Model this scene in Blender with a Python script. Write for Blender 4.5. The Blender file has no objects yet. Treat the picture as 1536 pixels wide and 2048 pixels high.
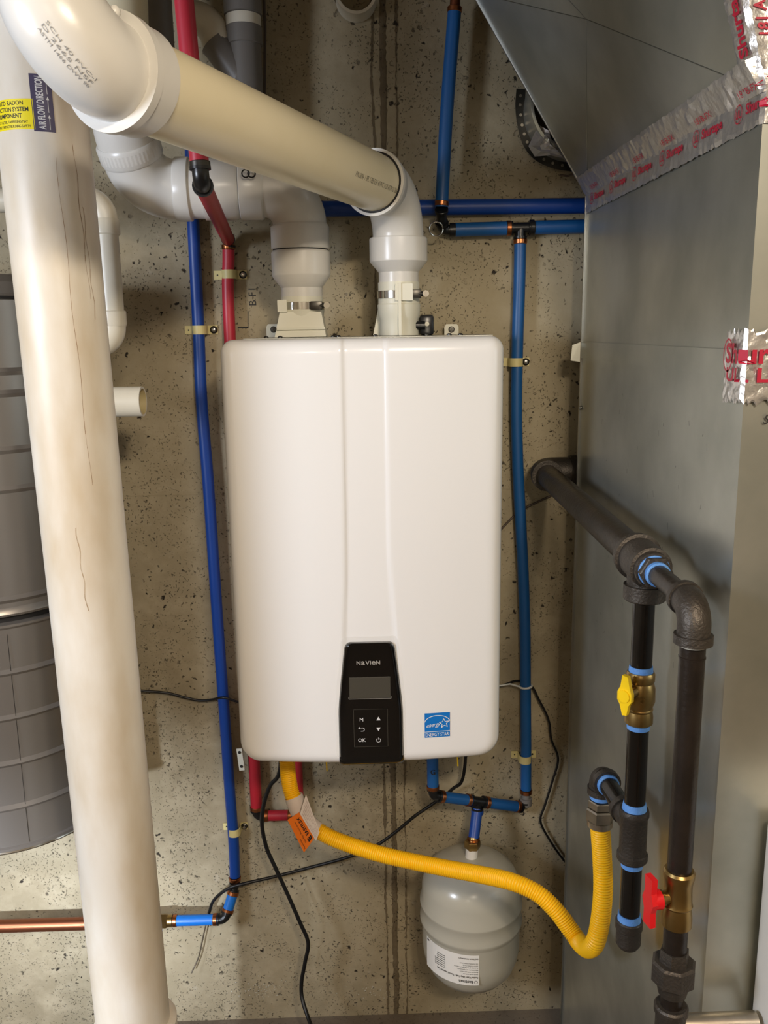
import bpy, bmesh, math, random
from mathutils import Vector, Matrix, noise
V = Vector
rnd = random.Random(7)
scene = bpy.context.scene
COL = scene.collection

# ------------------------------------------------------------------ camera
FPX = 1750.0
CAM = V((0.0, 0.0, 1.5))
yd = V(((720 - 768) / FPX, (1024 - 660) / FPX, 1.0)).normalized()      # world +Y seen in camera axes (right, up, forward)
up = V((-0.0155, 1.0, 0.0)); up.z = -(up.x * yd.x + up.y * yd.y) / yd.z; up.normalize()
xd = yd.cross(up)
if xd.x < 0: xd = -xd
RIGHT = V((xd.x, yd.x, up.x)); UP = V((xd.y, yd.y, up.y)); FWD = V((xd.z, yd.z, up.z))
cd = bpy.data.cameras.new('camera'); cam = bpy.data.objects.new('camera', cd); COL.objects.link(cam)
cd.sensor_fit = 'VERTICAL'; cd.sensor_height = 36.0; cd.sensor_width = 27.0; cd.lens = FPX / 2048 * 36.0
cd.clip_start = 0.02; cd.clip_end = 50
M3 = Matrix((RIGHT, UP, -FWD)).transposed()
cam.matrix_world = Matrix.Translation(CAM) @ M3.to_4x4()
scene.camera = cam

def ray(px, py): return RIGHT * ((px - 768) / FPX) + UP * ((1024 - py) / FPX) + FWD
def at(px, py, Y):
    r = ray(px, py); return CAM + r * (Y / r.y)
def atX(px, py, X):
    r = ray(px, py); return CAM + r * (X / r.x)

def atZ(px, py, Z):
    r = ray(px, py); return CAM + r * ((Z - CAM.z) / r.z)
def vat(py, x, y):   # height on the vertical line (x, y) that shows at picture row py
    lo, hi = -.5, 2.6
    for _ in range(50):
        mi = (lo + hi) / 2; d = V((x, y, mi)) - CAM; rr = 1024 - FPX * d.dot(UP) / d.dot(FWD)
        if rr > py: lo = mi
        else: hi = mi
    return (lo + hi) / 2

# ------------------------------------------------------------------ world, lamps, exposure
w = bpy.data.worlds.new('world'); scene.world = w; w.use_nodes = True
w.node_tree.nodes['Background'].inputs[0].default_value = (0.9, 0.85, 0.75, 1)
w.node_tree.nodes['Background'].inputs[1].default_value = 0.05
vs = scene.view_settings
vs.view_transform = 'Standard'; vs.look = 'None'; vs.gamma = 1.0; vs.use_curve_mapping = False
vs.exposure = 0.76
def area(name, loc, target, size, power, col):
    l = bpy.data.lights.new(name, 'AREA'); l.shape = 'DISK'; l.size = size; l.energy = power; l.color = col
    o = bpy.data.objects.new(name, l); COL.objects.link(o); o.location = loc
    o.rotation_euler = (V(target) - V(loc)).to_track_quat('-Z', 'Y').to_euler(); return o
def bulb(name, loc, r, power, col):
    l = bpy.data.lights.new(name, 'POINT'); l.shadow_soft_size = r; l.energy = power; l.color = col
    o = bpy.data.objects.new(name, l); COL.objects.link(o); o.location = loc; return o
bulb('ceiling_lamp_light', (0.44, -0.55, 2.14), 0.07, 36, (1.0, 0.85, 0.66))
bulb('ceiling_lamp_light', (0.24, -0.62, 2.14), 0.07, 18, (1.0, 0.86, 0.68))
bulb('far_lamp_light', (-0.7, -2.2, 2.1), 0.06, 10, (1.0, 0.88, 0.7))
area('window_light', (-1.55, 0.1, 1.55), (-0.2, 1.3, 1.0), 0.5, 17, (0.80, 0.87, 1.0))

o = area('low_patch_light', (-1.25, -1.2, 0.95), (-0.66, 1.7, 0.30), 0.10, 1.3, (0.78, 0.86, 1.0)); o.data.spread = math.radians(20)  # added narrow cool beam that makes the bright patch on the lower left wall

# ------------------------------------------------------------------ colours and materials
def lin(c):
    if isinstance(c, str): c = [int(c[i:i + 2], 16) / 255 for i in (0, 2, 4)]
    return tuple(x / 12.92 if x <= 0.04045 else ((x + 0.055) / 1.055) ** 2.4 for x in c) + (1.0,)
MATS = {}
def mat(name, c, rough=0.5, metal=0.0, c2=None, nscale=20.0, namt=0.5, bump=0.0, bscale=60.0, coat=0.0, spec=None, trans=0.0, alpha=1.0, stretch=None, sss=0.0, aniso=0.0, rvar=0.0, contrast=(0.35, 0.65)):
    m = bpy.data.materials.new(name); m.use_nodes = True; MATS[name] = m
    nt = m.node_tree; b = nt.nodes['Principled BSDF']
    b.inputs['Base Color'].default_value = lin(c); b.inputs['Roughness'].default_value = rough
    b.inputs['Metallic'].default_value = metal
    if spec is not None: b.inputs['Specular IOR Level'].default_value = spec
    if coat: b.inputs['Coat Weight'].default_value = coat; b.inputs['Coat Roughness'].default_value = 0.08
    if trans: b.inputs['Transmission Weight'].default_value = trans
    if alpha < 1: b.inputs['Alpha'].default_value = alpha
    if aniso: b.inputs['Anisotropic'].default_value = aniso
    vec = None
    if c2 or bump or rvar:
        tc = nt.nodes.new('ShaderNodeTexCoord'); mp = nt.nodes.new('ShaderNodeMapping'); nt.links.new(tc.outputs['Object'], mp.inputs[0])
        if stretch: mp.inputs['Scale'].default_value = stretch
        vec = mp.outputs[0]
    if c2 or rvar:
        n = nt.nodes.new('ShaderNodeTexNoise'); n.inputs['Scale'].default_value = nscale; n.inputs['Detail'].default_value = 5
        nt.links.new(vec, n.inputs['Vector'])
        r = nt.nodes.new('ShaderNodeValToRGB'); r.color_ramp.elements[0].position = contrast[0]; r.color_ramp.elements[1].position = contrast[1]
        c2_ = c2 or c
        r.color_ramp.elements[0].color = lin(c); r.color_ramp.elements[1].color = tuple(a * (1 - namt) + b2 * namt for a, b2 in zip(lin(c), lin(c2_)))
        nt.links.new(n.outputs['Fac'], r.inputs[0])
        if c2: nt.links.new(r.outputs[0], b.inputs['Base Color'])
        if rvar:
            mr = nt.nodes.new('ShaderNodeMapRange'); mr.inputs['To Min'].default_value = max(0.02, rough - rvar); mr.inputs['To Max'].default_value = rough + rvar
            nt.links.new(n.outputs['Fac'], mr.inputs['Value']); nt.links.new(mr.outputs[0], b.inputs['Roughness'])
    if bump:
        n2 = nt.nodes.new('ShaderNodeTexNoise'); n2.inputs['Scale'].default_value = bscale; n2.inputs['Detail'].default_value = 3
        nt.links.new(vec, n2.inputs['Vector'])
        bp = nt.nodes.new('ShaderNodeBump'); bp.inputs['Strength'].default_value = bump; bp.inputs['Distance'].default_value = 0.002
        nt.links.new(n2.outputs['Fac'], bp.inputs['Height']); nt.links.new(bp.outputs[0], b.inputs['Normal'])
    return m
mat('white_pvc', 'dcdad4', 0.28, c2='cfccc4', nscale=9, bump=0.04, bscale=120)
mat('cream_pvc', 'eadfbf', 0.3, c2='e2d5ae', nscale=7, bump=0.03)
mat('inner_pvc', 'b8a97e', 0.5)
mat('radon_pvc', 'e8e2d5', 0.42, c2='c6b18e', nscale=11, namt=0.9, stretch=(1, 1, 0.35), bump=0.03, contrast=(0.4, 0.75))
mat('old_pvc', 'd6d0bf', 0.38, c2='c2b9a2', nscale=12)
mat('grey_pvc', '74706b', 0.45, c2='66625d', nscale=8)
mat('blue_pex', '0b3f92', 0.42, c2='0a3a84', nscale=14)
mat('sky_blue_pex', '0d6dc8', 0.42, c2='0c62b6', nscale=14)
mat('mid_blue_pex', '145592', 0.42, c2='124b84', nscale=14)
mat('red_pex', 'a81e2c', 0.42, c2='97202c', nscale=12)
mat('bright_red_pex', 'b82a3c', 0.4, c2='a82636', nscale=12)
mat('black_plastic', '131314', 0.3)
mat('rubber', '0d0d0e', 0.4)
mat('copper', 'b8764e', 0.3, 1.0, c2='8a5230', nscale=30, namt=0.6)
mat('copper_pipe', '8a5338', 0.38, 0.85, c2='6e3f2a', nscale=14, stretch=(0.4, 1, 1))
mat('brass', 'a88c58', 0.33, 1.0, c2='7f6a40', nscale=35)
mat('iron', '55504a', 0.5, 0.75, c2='403a34', nscale=40, bump=0.5, bscale=300, rvar=0.08)
mat('black_pipe', '15120f', 0.2, 0.1, c2='2a241d', nscale=40, namt=0.8, bump=0.12, bscale=120, stretch=(1, 1, 0.4), contrast=(0.5, 0.75))
mat('brown_pipe', '2a231e', 0.34, 0.3, c2='171310', nscale=30, bump=0.25, bscale=150, contrast=(0.4, 0.6))
mat('blue_sealant', '5b95e0', 0.55, c2='7ab0ee', nscale=60, bump=0.4, bscale=300)
mat('white_sealant', 'b9b6a8', 0.6)
mat('yellow_hose', 'fcc20c', 0.42)
mat('yellow_plastic', 'f2cc12', 0.35)
mat('red_plastic', 'd8141c', 0.35)
mat('nickel', 'c4bcae', 0.34, 1.0, c2='7f786c', nscale=25)
mat('enamel', 'edecea', 0.24, coat=0.25)
mat('gloss_black', '060607', 0.12, coat=0.4)
mat('screen_grey', '47443c', 0.25)
mat('logo_grey', '9f9a92', 0.4)
mat('print_white', 'dadada', 0.5)
mat('print_black', '1b1a1a', 0.6)
mat('print_faded', '7b7768', 0.6)
mat('print_grey', '8b8a88', 0.6)
mat('print_red', 'b01a36', 0.4)
mat('scratch_brown', 'a08260', 0.5)
mat('print_brown', '7d4a3a', 0.6)
mat('sticker_blue', '0a74c8', 0.4)
mat('sticker_white', 'eceae4', 0.45)
mat('fitting_white', 'dedccb', 0.4)
mat('bright_steel', 'c4c2bc', 0.18, 1.0)
mat('dark_steel', '4a4844', 0.35, 0.9)
mat('strap_cream', 'cfc287', 0.45)
mat('tank_paint', 'b5b1a2', 0.26, coat=0.2)
mat('canister_grey', '8f8a84', 0.33, 0.55, c2='88837c', nscale=5, stretch=(1, 1, 0.3))
mat('galvanised', 'c6c7bd', 0.33, 0.8, c2='9da097', nscale=6, namt=0.8, bump=0.05, bscale=5, rvar=0.07)
mat('galvanised_edge', 'a9acab', 0.3, 1.0)
mat('foil', 'd6d3cf', 0.3, 0.8, c2='c2bfba', nscale=40, bump=0.6, bscale=90)
mat('orange_tag', 'f07a1c', 0.45)
mat('yellow_label', 'f2de10', 0.4)
mat('purple_label', '453f5c', 0.4)
mat('tag_plastic', 'e2d6cc', 0.3, alpha=0.9)
mat('film', 'f4f2ea', 0.15, alpha=0.14)
mat('white_tie', 'd6d6d0', 0.4)
mat('cable_dark', '1a1512', 0.45)
mat('cable_brown', '4a3c30', 0.5)
mat('timber', 'b08a5c', 0.6, c2='8f6b42', nscale=6, stretch=(1, 6, 6))
mat('dark_timber', '6a5139', 0.7, c2='543f2c', nscale=5, stretch=(1, 6, 6))
mat('plaster', 'c9c2b2', 0.7, c2='bdb5a4', nscale=3)
mat('white_paint', 'dddad2', 0.35)

def concrete(name, c1, c2, c3, pit=1.0):
    m = bpy.data.materials.new(name); m.use_nodes = True; MATS[name] = m
    nt = m.node_tree; N = nt.nodes.new; L = nt.links.new; b = nt.nodes['Principled BSDF']
    b.inputs['Roughness'].default_value = 0.75; b.inputs['Specular IOR Level'].default_value = 0.3
    tc = N('ShaderNodeTexCoord')
    def noi(scale, detail=4, rough=0.55, vec=None):
        n = N('ShaderNodeTexNoise'); n.inputs['Scale'].default_value = scale; n.inputs['Detail'].default_value = detail; n.inputs['Roughness'].default_value = rough
        L(vec or tc.outputs['Object'], n.inputs['Vector']); return n.outputs['Fac']
    def ramp(f, a, b_, ca=(0, 0, 0, 1), cb=(1, 1, 1, 1)):
        r = N('ShaderNodeValToRGB'); r.color_ramp.elements[0].position = a; r.color_ramp.elements[1].position = b_
        r.color_ramp.elements[0].color = ca; r.color_ramp.elements[1].color = cb; L(f, r.inputs[0]); return r.outputs[0]
    def mix(f, a, b_, typ='MIX'):
        x = N('ShaderNodeMix'); x.data_type = 'RGBA'; x.blend_type = typ
        if isinstance(f, float): x.inputs[0].default_value = f
        else: L(f, x.inputs[0])
        for s, v in ((6, a), (7, b_)):
            if isinstance(v, tuple): x.inputs[s].default_value = v
            else: L(v, x.inputs[s])
        return x.outputs[2]
    def math_(op, a, b_):
        x = N('ShaderNodeMath'); x.operation = op
        for s, v in ((0, a), (1, b_)):
            if isinstance(v, (int, float)): x.inputs[s].default_value = v
            else: L(v, x.inputs[s])
        return x.outputs[0]
    base = ramp(noi(2.2, 5), 0.35, 0.65, lin(c1), lin(c2))
    base = mix(ramp(noi(14, 6, 0.7), 0.45, 0.75), base, lin(c3))
    base = mix(ramp(noi(70, 4, 0.7), 0.3, 0.75, (0.78, 0.78, 0.78, 1), (1.12, 1.12, 1.12, 1)), (0, 0, 0, 1), base, 'MULTIPLY') if False else mix(0.35, base, ramp(noi(60, 5, 0.75), 0.35, 0.7, lin(c1), lin(c3)))
    # distorted coordinates so the pits are ragged
    nz = N('ShaderNodeTexNoise'); nz.inputs['Scale'].default_value = 90; nz.inputs['Detail'].default_value = 4; L(tc.outputs['Object'], nz.inputs['Vector'])
    va = N('ShaderNodeVectorMath'); va.operation = 'MULTIPLY_ADD'; va.inputs[1].default_value = (0.02, 0.02, 0.02)
    L(nz.outputs['Color'], va.inputs[0]); L(tc.outputs['Object'], va.inputs[2])
    def pits(scale, thr, masks, a, b_):
        v = N('ShaderNodeTexVoronoi'); v.inputs['Scale'].default_value = scale; L(va.outputs[0], v.inputs['Vector'])
        p = ramp(v.outputs['Distance'], thr * 0.6, thr, (1, 1, 1, 1), (0, 0, 0, 1))
        return math_('MULTIPLY', p, ramp(noi(masks, 3), a, b_))
    p1 = pits(40, 0.16, 7, 0.47, 0.55)
    p2 = pits(85, 0.20, 9, 0.42, 0.52)
    p3 = pits(170, 0.26, 13, 0.43, 0.54)
    pp = math_('MAXIMUM', p1, math_('MULTIPLY', p2, 0.8)); pp = math_('MAXIMUM', pp, math_('MULTIPLY', p3, 0.6))
    pp = math_('MULTIPLY', pp, pit)
    base = mix(pp, base, lin('2e2820'))
    # pale mineral flecks
    base = mix(math_('MULTIPLY', ramp(noi(26, 4, 0.6), 0.68, 0.74), 0.35), base, lin('b3aa98'))
    L(base, b.inputs['Base Color'])
    h = math_('SUBTRACT', math_('MULTIPLY', noi(40, 5, 0.7), 0.25), pp)
    bp = N('ShaderNodeBump'); bp.inputs['Strength'].default_value = 0.7; bp.inputs['Distance'].default_value = 0.004
    L(h, bp.inputs['Height']); L(bp.outputs[0], b.inputs['Normal'])
    return m
concrete('concrete', 'a3977b', '7e735b', 'aea288')
concrete('rough_concrete', '6b5e48', '4c4232', '7c705a', 1.0)
concrete('floor_concrete', '6e6355', '5a5044', '7a7062', 0.4)

# ------------------------------------------------------------------ mesh kit
class MB:
    def __init__(s): s.v = []; s.f = []
    def add(s, verts, faces):
        n = len(s.v); s.v += [V(p) for p in verts]; s.f += [tuple(i + n for i in f) for f in faces]; return s
    def join(s, o): return s.add(o.v, o.f)
    def map(s, fn): s.v = [fn(p) for p in s.v]; return s
    def box(s, a, b, bev=0.0):
        a = V(a); b = V(b); lo = V([min(a[i], b[i]) for i in range(3)]); hi = V([max(a[i], b[i]) for i in range(3)])
        if bev <= 0:
            vs_ = [(x, y, z) for x in (lo.x, hi.x) for y in (lo.y, hi.y) for z in (lo.z, hi.z)]
            return s.add(vs_, [(0, 1, 3, 2), (4, 6, 7, 5), (0, 4, 5, 1), (2, 3, 7, 6), (0, 2, 6, 4), (1, 5, 7, 3)])
        bm = bmesh.new(); bmesh.ops.create_cube(bm, size=1.0)
        for v in bm.verts: v.co = V([(lo[i] + hi[i]) / 2 + v.co[i] * (hi[i] - lo[i]) for i in range(3)])
        bmesh.ops.bevel(bm, geom=bm.edges[:], offset=bev, segments=2, affect='EDGES', profile=0.5)
        bm.verts.index_update(); s.add([v.co.copy() for v in bm.verts], [[v.index for v in f.verts] for f in bm.faces]); bm.free(); return s
    def tube(s, pts, segs=24, cap=True, closed=False, ref=None):
        """pts: list of (point, radius). repeated points make steps."""
        P = [V(p) for p, r in pts]; R = [r for p, r in pts]; n = len(P)
        T = []
        for i in range(n):
            j = i + 1
            while j < n and (P[j] - P[i]).length < 1e-6: j += 1
            k = i - 1
            while k >= 0 and (P[k] - P[i]).length < 1e-6: k -= 1
            t = V((0, 0, 0))
            if j < n: t += (P[j] - P[i]).normalized()
            if k >= 0: t += (P[i] - P[k]).normalized()
            if t.length < 1e-3: t = (P[i] - P[k])
            t = t.normalized()
            if T and t.dot(T[-1]) < -0.5: t = -t
            T.append(t)
        nrm = (V(ref) if ref else V((0, 0, 1)) if abs(T[0].z) < 0.9 else V((1, 0, 0)))
        nrm = (nrm - T[0] * nrm.dot(T[0])).normalized()
        vs_ = []; fs = []
        for i in range(n):
            nrm = (nrm - T[i] * nrm.dot(T[i])).normalized(); bi = T[i].cross(nrm)
            for a in range(segs):
                an = 2 * math.pi * a / segs
                vs_.append(P[i] + (nrm * math.cos(an) + bi * math.sin(an)) * R[i])
        for i in range(n - 1):
            for a in range(segs):
                b = (a + 1) % segs
                fs.append((i * segs + a, i * segs + b, (i + 1) * segs + b, (i + 1) * segs + a))
        if cap:
            fs.append(tuple(range(segs))[::-1]); fs.append(tuple((n - 1) * segs + a for a in range(segs)))
        return s.add(vs_, fs)
    def lathe(s, prof, o, axis=(0, 0, 1), segs=48, cap=True):
        o = V(o); ax = V(axis).normalized()
        return s.tube([(o + ax * h, r) for r, h in prof], segs, cap) if len(set(h for r, h in prof)) > 1 else s
    def sphere(s, c, r, seg=16, sq=(1, 1, 1)):
        bm = bmesh.new(); bmesh.ops.create_uvsphere(bm, u_segments=seg, v_segments=seg // 2, radius=r)
        bm.verts.index_update(); s.add([V(c) + V([v.co[i] * sq[i] for i in range(3)]) for v in bm.verts], [[v.index for v in f.verts] for f in bm.faces]); bm.free(); return s
    def prism(s, poly, n, d):
        """extrude polygon (3D points) by vector n*d"""
        k = len(poly); off = V(n) * d; vs_ = [V(p) for p in poly] + [V(p) + off for p in poly]
        fs = [tuple(range(k)), tuple(range(2 * k - 1, k - 1, -1))] + [(i, (i + 1) % k, k + (i + 1) % k, k + i) for i in range(k)]
        return s.add(vs_, fs)
    def grid(s, nu, nv, fn):
        n0 = [fn(i / (nu - 1), j / (nv - 1)) for j in range(nv) for i in range(nu)]
        return s.add(n0, [(j * nu + i, j * nu + i + 1, (j + 1) * nu + i + 1, (j + 1) * nu + i) for j in range(nv - 1) for i in range(nu - 1)])

def lathe_z(prof, o, axis=(0, 0, 1), segs=48, ref=None):
    """profile rings placed independently (handles flat steps)"""
    o = V(o); ax = V(axis).normalized(); nr = V(ref) if ref else (V((1, 0, 0)) if abs(ax.x) < 0.9 else V((0, 0, 1)))
    nr = (nr - ax * nr.dot(ax)).normalized(); bi = ax.cross(nr); m = MB(); vs_ = []; fs = []
    for r, h in prof:
        for a in range(segs):
            an = 2 * math.pi * a / segs; vs_.append(o + ax * h + (nr * math.cos(an) + bi * math.sin(an)) * max(r, 1e-5))
    for i in range(len(prof) - 1):
        for a in range(segs):
            b = (a + 1) % segs; fs.append((i * segs + a, i * segs + b, (i + 1) * segs + b, (i + 1) * segs + a))
    if prof[0][0] > 1e-4: fs.append(tuple(range(segs))[::-1])
    if prof[-1][0] > 1e-4: fs.append(tuple((len(prof) - 1) * segs + a for a in range(segs)))
    return m.add(vs_, fs)

def obj(name, mb, material, parent=None, smooth=35, label=None, kind=None):
    me = bpy.data.meshes.new(name)
    off = V((0, 0, 0))
    q = parent
    while q is not None: off += q.location; q = q.parent
    loc = V((0, 0, 0))
    if parent is None:
        lo = V([min(v[i] for v in mb.v) for i in range(3)]); hi = V([max(v[i] for v in mb.v) for i in range(3)])
        loc = V(((lo.x + hi.x) / 2, (lo.y + hi.y) / 2, lo.z)) if kind != 'structure' else V((0, 0, 0))
    me.from_pydata([tuple(v - off - loc) for v in mb.v], [], mb.f)
    bm = bmesh.new(); bm.from_mesh(me); bmesh.ops.recalc_face_normals(bm, faces=bm.faces); bm.to_mesh(me); bm.free()
    me.materials.append(MATS[material])
    if smooth: me.shade_smooth(); me.set_sharp_from_angle(angle=math.radians(smooth))
    o = bpy.data.objects.new(name, me); COL.objects.link(o); o.parent = parent; o.location = loc
    if label: o['label'] = label
    if kind: o['kind'] = kind
    return o
def thing(name, label, cat, loc=(0, 0, 0), group=None):
    o = bpy.data.objects.new(name, None); COL.objects.link(o); o.location = V(loc); o.empty_display_size = 0.05
    o['label'] = label; o['category'] = cat
    if group: o['group'] = group
    return o
def tag(o, label, cat, group=None):
    o['label'] = label; o['category'] = cat
    if group: o['group'] = group
    return o

def spline(pts, per=10):
    """Catmull-Rom through the points"""
    P = [V(p) for p in pts]; P = [P[0] * 2 - P[1]] + P + [P[-1] * 2 - P[-2]]; out = []
    for i in range(1, len(P) - 2):
        a, b, c, d = P[i - 1:i + 3]
        for k in range(per):
            t = k / per
            out.append(0.5 * ((2 * b) + (c - a) * t + (2 * a - 5 * b + 4 * c - d) * t * t + (3 * b - a - 3 * c + d) * t ** 3))
    out.append(P[-2]); return out
def resample(pts, step):
    out = [pts[0].copy()]; acc = 0
    for a, b in zip(pts, pts[1:]):
        L_ = (b - a).length
        if L_ < 1e-9: continue
        t = step - acc
        while t <= L_: out.append(a + (b - a) * (t / L_)); t += step
        acc = (acc + L_) % step if True else 0
        acc = L_ - (t - step)
    return out
def arc(c, d_in, d_out, R, n=14):
    """arc points rounding corner c between incoming direction and outgoing direction"""
    c = V(c); a = V(d_in).normalized(); b = V(d_out).normalized(); ang = a.angle(b); L_ = R * math.tan(ang / 2)
    p0 = c - a * L_; cen = p0 + (b - a * a.dot(b)).normalized() * R; out = []
    r0 = p0 - cen
    ax = a.cross(b).normalized()
    for i in range(n + 1): out.append(cen + Matrix.Rotation(ang * i / n, 3, ax) @ r0)
    return out
def elbow(c, d_in, d_out, R, r, hub_r, hub_l, hub_in=True, hub_out=True, lip=0.0015, n=14, segs=36):
    a = V(d_in).normalized(); b = V(d_out).normalized(); pts = arc(c, a, b, R, n); s = []
    if hub_in:
        e = pts[0] - a * hub_l
        s += [(e, hub_r - lip), (e + a * lip, hub_r), (pts[0] - a * 0.004, hub_r), (pts[0], r + (hub_r - r) * 0.3)]
    s += [(p, r) for p in pts]
    if hub_out:
        e = pts[-1] + b * hub_l
        s += [(pts[-1], r + (hub_r - r) * 0.3), (pts[-1] + b * 0.004, hub_r), (e - b * lip, hub_r), (e, hub_r - lip)]
    return MB().tube(s, segs)
def rod(p, q, r, segs=24, r2=None): return MB().tube([(p, r), (q, r2 if r2 is not None else r)], segs)
def ring_at(p, d, r, l, segs=24, bev=0.0008):
    p = V(p); d = V(d).normalized()
    return MB().tube([(p - d * l / 2, r - bev), (p - d * (l / 2 - bev), r), (p + d * (l / 2 - bev), r), (p + d * l / 2, r - bev)], segs)
def hexnut(p, d, r, l, ref=(1, 0, 0)):
    p = V(p); d = V(d).normalized()
    return MB().tube([(p - d * l / 2, r * .93), (p - d * l * .38, r), (p + d * l * .38, r), (p + d * l / 2, r * .93)], 6, ref=ref)

# text -------------------------------------------------------------
_tc = {}
def text2d(s, bold=0.0, shear=0.0):
    k = (s, bold, shear)
    if k not in _tc:
        c = bpy.data.curves.new('t', 'FONT'); c.body = s; c.size = 1.0; c.offset = bold; c.shear = shear; c.resolution_u = 3; c.dimensions = '2D'; c.fill_mode = 'FRONT'
        o = bpy.data.objects.new('t', c); COL.objects.link(o); bpy.context.view_layer.update()
        me = bpy.data.meshes.new_from_object(o.evaluated_get(bpy.context.evaluated_depsgraph_get()))
        vs_ = [v.co.copy() for v in me.vertices]; fs = [tuple(p.vertices) for p in me.polygons]
        bpy.data.objects.remove(o); bpy.data.curves.remove(c); bpy.data.meshes.remove(me)
        x0 = min(v.x for v in vs_); x1 = max(v.x for v in vs_)
        _tc[k] = ([(v.x - x0, v.y) for v in vs_], fs, x1 - x0)
    return _tc[k]
def text(mb, s, fn, u, v, h, width=None, align='c', bold=0.02, rot=0.0, shear=0.0):
    """writes s with cap height h; baseline at v, anchor u. fn maps (u, v) to 3-D"""
    vs_, fs, wd = text2d(s, bold, shear); k = h / 0.70; kx = (width / wd) if width else k
    W_ = wd * kx; o = -W_ / 2 if align == 'c' else 0 if align == 'l' else -W_
    cr, sr = math.cos(rot), math.sin(rot)
    pts = []
    for x, y in vs_:
        a = x * kx + o; b = y * k; pts.append(fn(u + a * cr - b * sr, v + a * sr + b * cr))
    return mb.add(pts, fs)
def poly2(mb, pts, fn): return mb.add([fn(*p) for p in pts], [tuple(range(len(pts)))])
def stroke(mb, pts, wd, fn):
    for (a, b), (c, d) in zip(pts, pts[1:]):
        L_ = math.hypot(c - a, d - b) or 1e-9; nx, ny = -(d - b) / L_ * wd / 2, (c - a) / L_ * wd / 2
        poly2(mb, [(a + nx, b + ny), (a - nx, b - ny), (c - nx, d - ny), (c + nx, d + ny)], fn)
    return mb
def cylmap(o, axis, face, r, along=False):
    """map onto a cylinder: v along the axis, u round it (or the reverse when along)"""
    o = V(o); ax = V(axis).normalized(); n = V(face); n = (n - ax * n.dot(ax)).normalized(); side = ax.cross(n)
    def f(u, v):
        if along: u, v = -v, u
        a = u / r; return o + ax * v + (n * math.cos(a) + side * math.sin(a)) * r
    return f
def patch(fn, u0, v0, u1, v1, nu=10, nv=6): return MB().grid(nu, nv, lambda a, b: fn(u0 + (u1 - u0) * a, v0 + (v1 - v0) * b))

# ================================================================== THE SETTING
YW = 1.71; ZF = -0.02; ZC = 2.42
def struct(name, mb, m, parent=None, smooth=0): return obj(name, mb, m, parent, smooth, kind='structure' if parent is None else None)
wall = struct('wall_back', MB().box((-2.2, YW, ZF - 0.1), (2.2, YW + 0.2, ZC + 0.1)), 'concrete')
struct('floor', MB().box((-2.2, -3.2, ZF - 0.1), (2.2, YW, ZF)), 'floor_concrete')
struct('ceiling', MB().box((-2.2, -3.2, ZC), (2.2, YW, ZC + 0.1)), 'dark_timber')
struct('wall_left', MB().box((-2.3, -3.2, ZF), (-2.2, YW, ZC)), 'plaster')
struct('wall_right', MB().box((2.2, -3.2, ZF), (2.3, YW, ZC)), 'plaster')
struct('wall_front', MB().box((-2.2, -3.3, ZF), (2.2, -3.2, ZC)), 'plaster')
# formwork joint: a shallow rough ridge running down the wall, with a thin fin each side
def seam_pts(x0, x1, y_out, seed):
    r = random.Random(seed); m = MB(); n = 420; vs_ = []
    for i in range(n + 1):
        z = ZF + (ZC - ZF) * i / n; j = noise.noise(V((z * 9, seed, 0))) * .004 + r.uniform(-.0012, .0012); k = noise.noise(V((z * 9, seed + 9, 0))) * .004 + r.uniform(-.0012, .0012)
        for x, y in ((x0 + j, YW + .002), (x0 + .003 + j, YW - y_out * r.uniform(.4, 1)), (x1 - .003 + k, YW - y_out * r.uniform(.4, 1)), (x1 + k, YW + .002)): vs_.append((x, y, z))
    return m.add(vs_, [(i * 4 + a, i * 4 + a + 1, i * 4 + a + 5, i * 4 + a + 4) for i in range(n) for a in range(3)])
sx = at(768, 200, YW).x
obj('joint_band', seam_pts(sx - .009, sx + .007, .0014, 3), 'rough_concrete', wall, 60)
obj('joint_fin', seam_pts(sx + .022, sx + .025, .0016, 4), 'rough_concrete', wall, 60)
obj('joint_fin', seam_pts(sx - .021, sx - .019, .0014, 5), 'rough_concrete', wall, 60)
zj = at(300, 992, YW).z
obj('joint_line', MB().box((-2.2, YW - .0009, zj - .0006), (2.2, YW + .001, zj + .0006)), 'concrete', wall, 0)
# lime bloom near the floor
bl = MB()
for i in range(150):
    cx, cz = (at(525, 1975, YW).x + rnd.gauss(0, .035), at(525, 1975, YW).z + rnd.gauss(0, .012)) if i < 95 else (at(740, 1990, YW).x + rnd.gauss(0, .03), at(740, 1985, YW).z + rnd.gauss(0, .01))
    s_ = rnd.uniform(.0005, .0022); k = 5; a0 = rnd.random() * 6
    bl.add([(cx + math.cos(a0 + a * 6.28 / k) * s_ * rnd.uniform(.5, 1.2), YW - .0006, cz + math.sin(a0 + a * 6.28 / k) * s_ * .7) for a in range(k)] + [(cx, YW - .0006 - s_ * .4, cz)], [(a, (a + 1) % k, k) for a in range(k)])
o = obj('lime_bloom', bl, 'white_sealant', wall, 0); o['kind'] = 'stuff'
# pen marks on the wall
wf = lambda u, v: V((u, YW - .0006, v))
pm = MB()
p = at(500, 668, YW); text(pm, '1', wf, at(497, 655, YW).x, at(497, 655, YW).z, .021, rot=math.pi / 2, bold=.0)
stroke(pm, [(at(497, 655, YW).x - .001, at(497, 655, YW).z), (at(496, 622, YW).x, at(496, 622, YW).z)], .0016, wf)
text(pm, 'B F1', wf, at(512, 594, YW).x, at(512, 594, YW).z, .014, rot=math.pi / 2, bold=.0)
obj('pen_mark', pm, 'print_black', wall, 0)
# unseen timber beam, added overhead to shade the top of the wall
struct('shade_beam_1', MB().box((-2.2, 0.22, 1.978), (2.2, 0.30, ZC)), 'timber')

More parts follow.
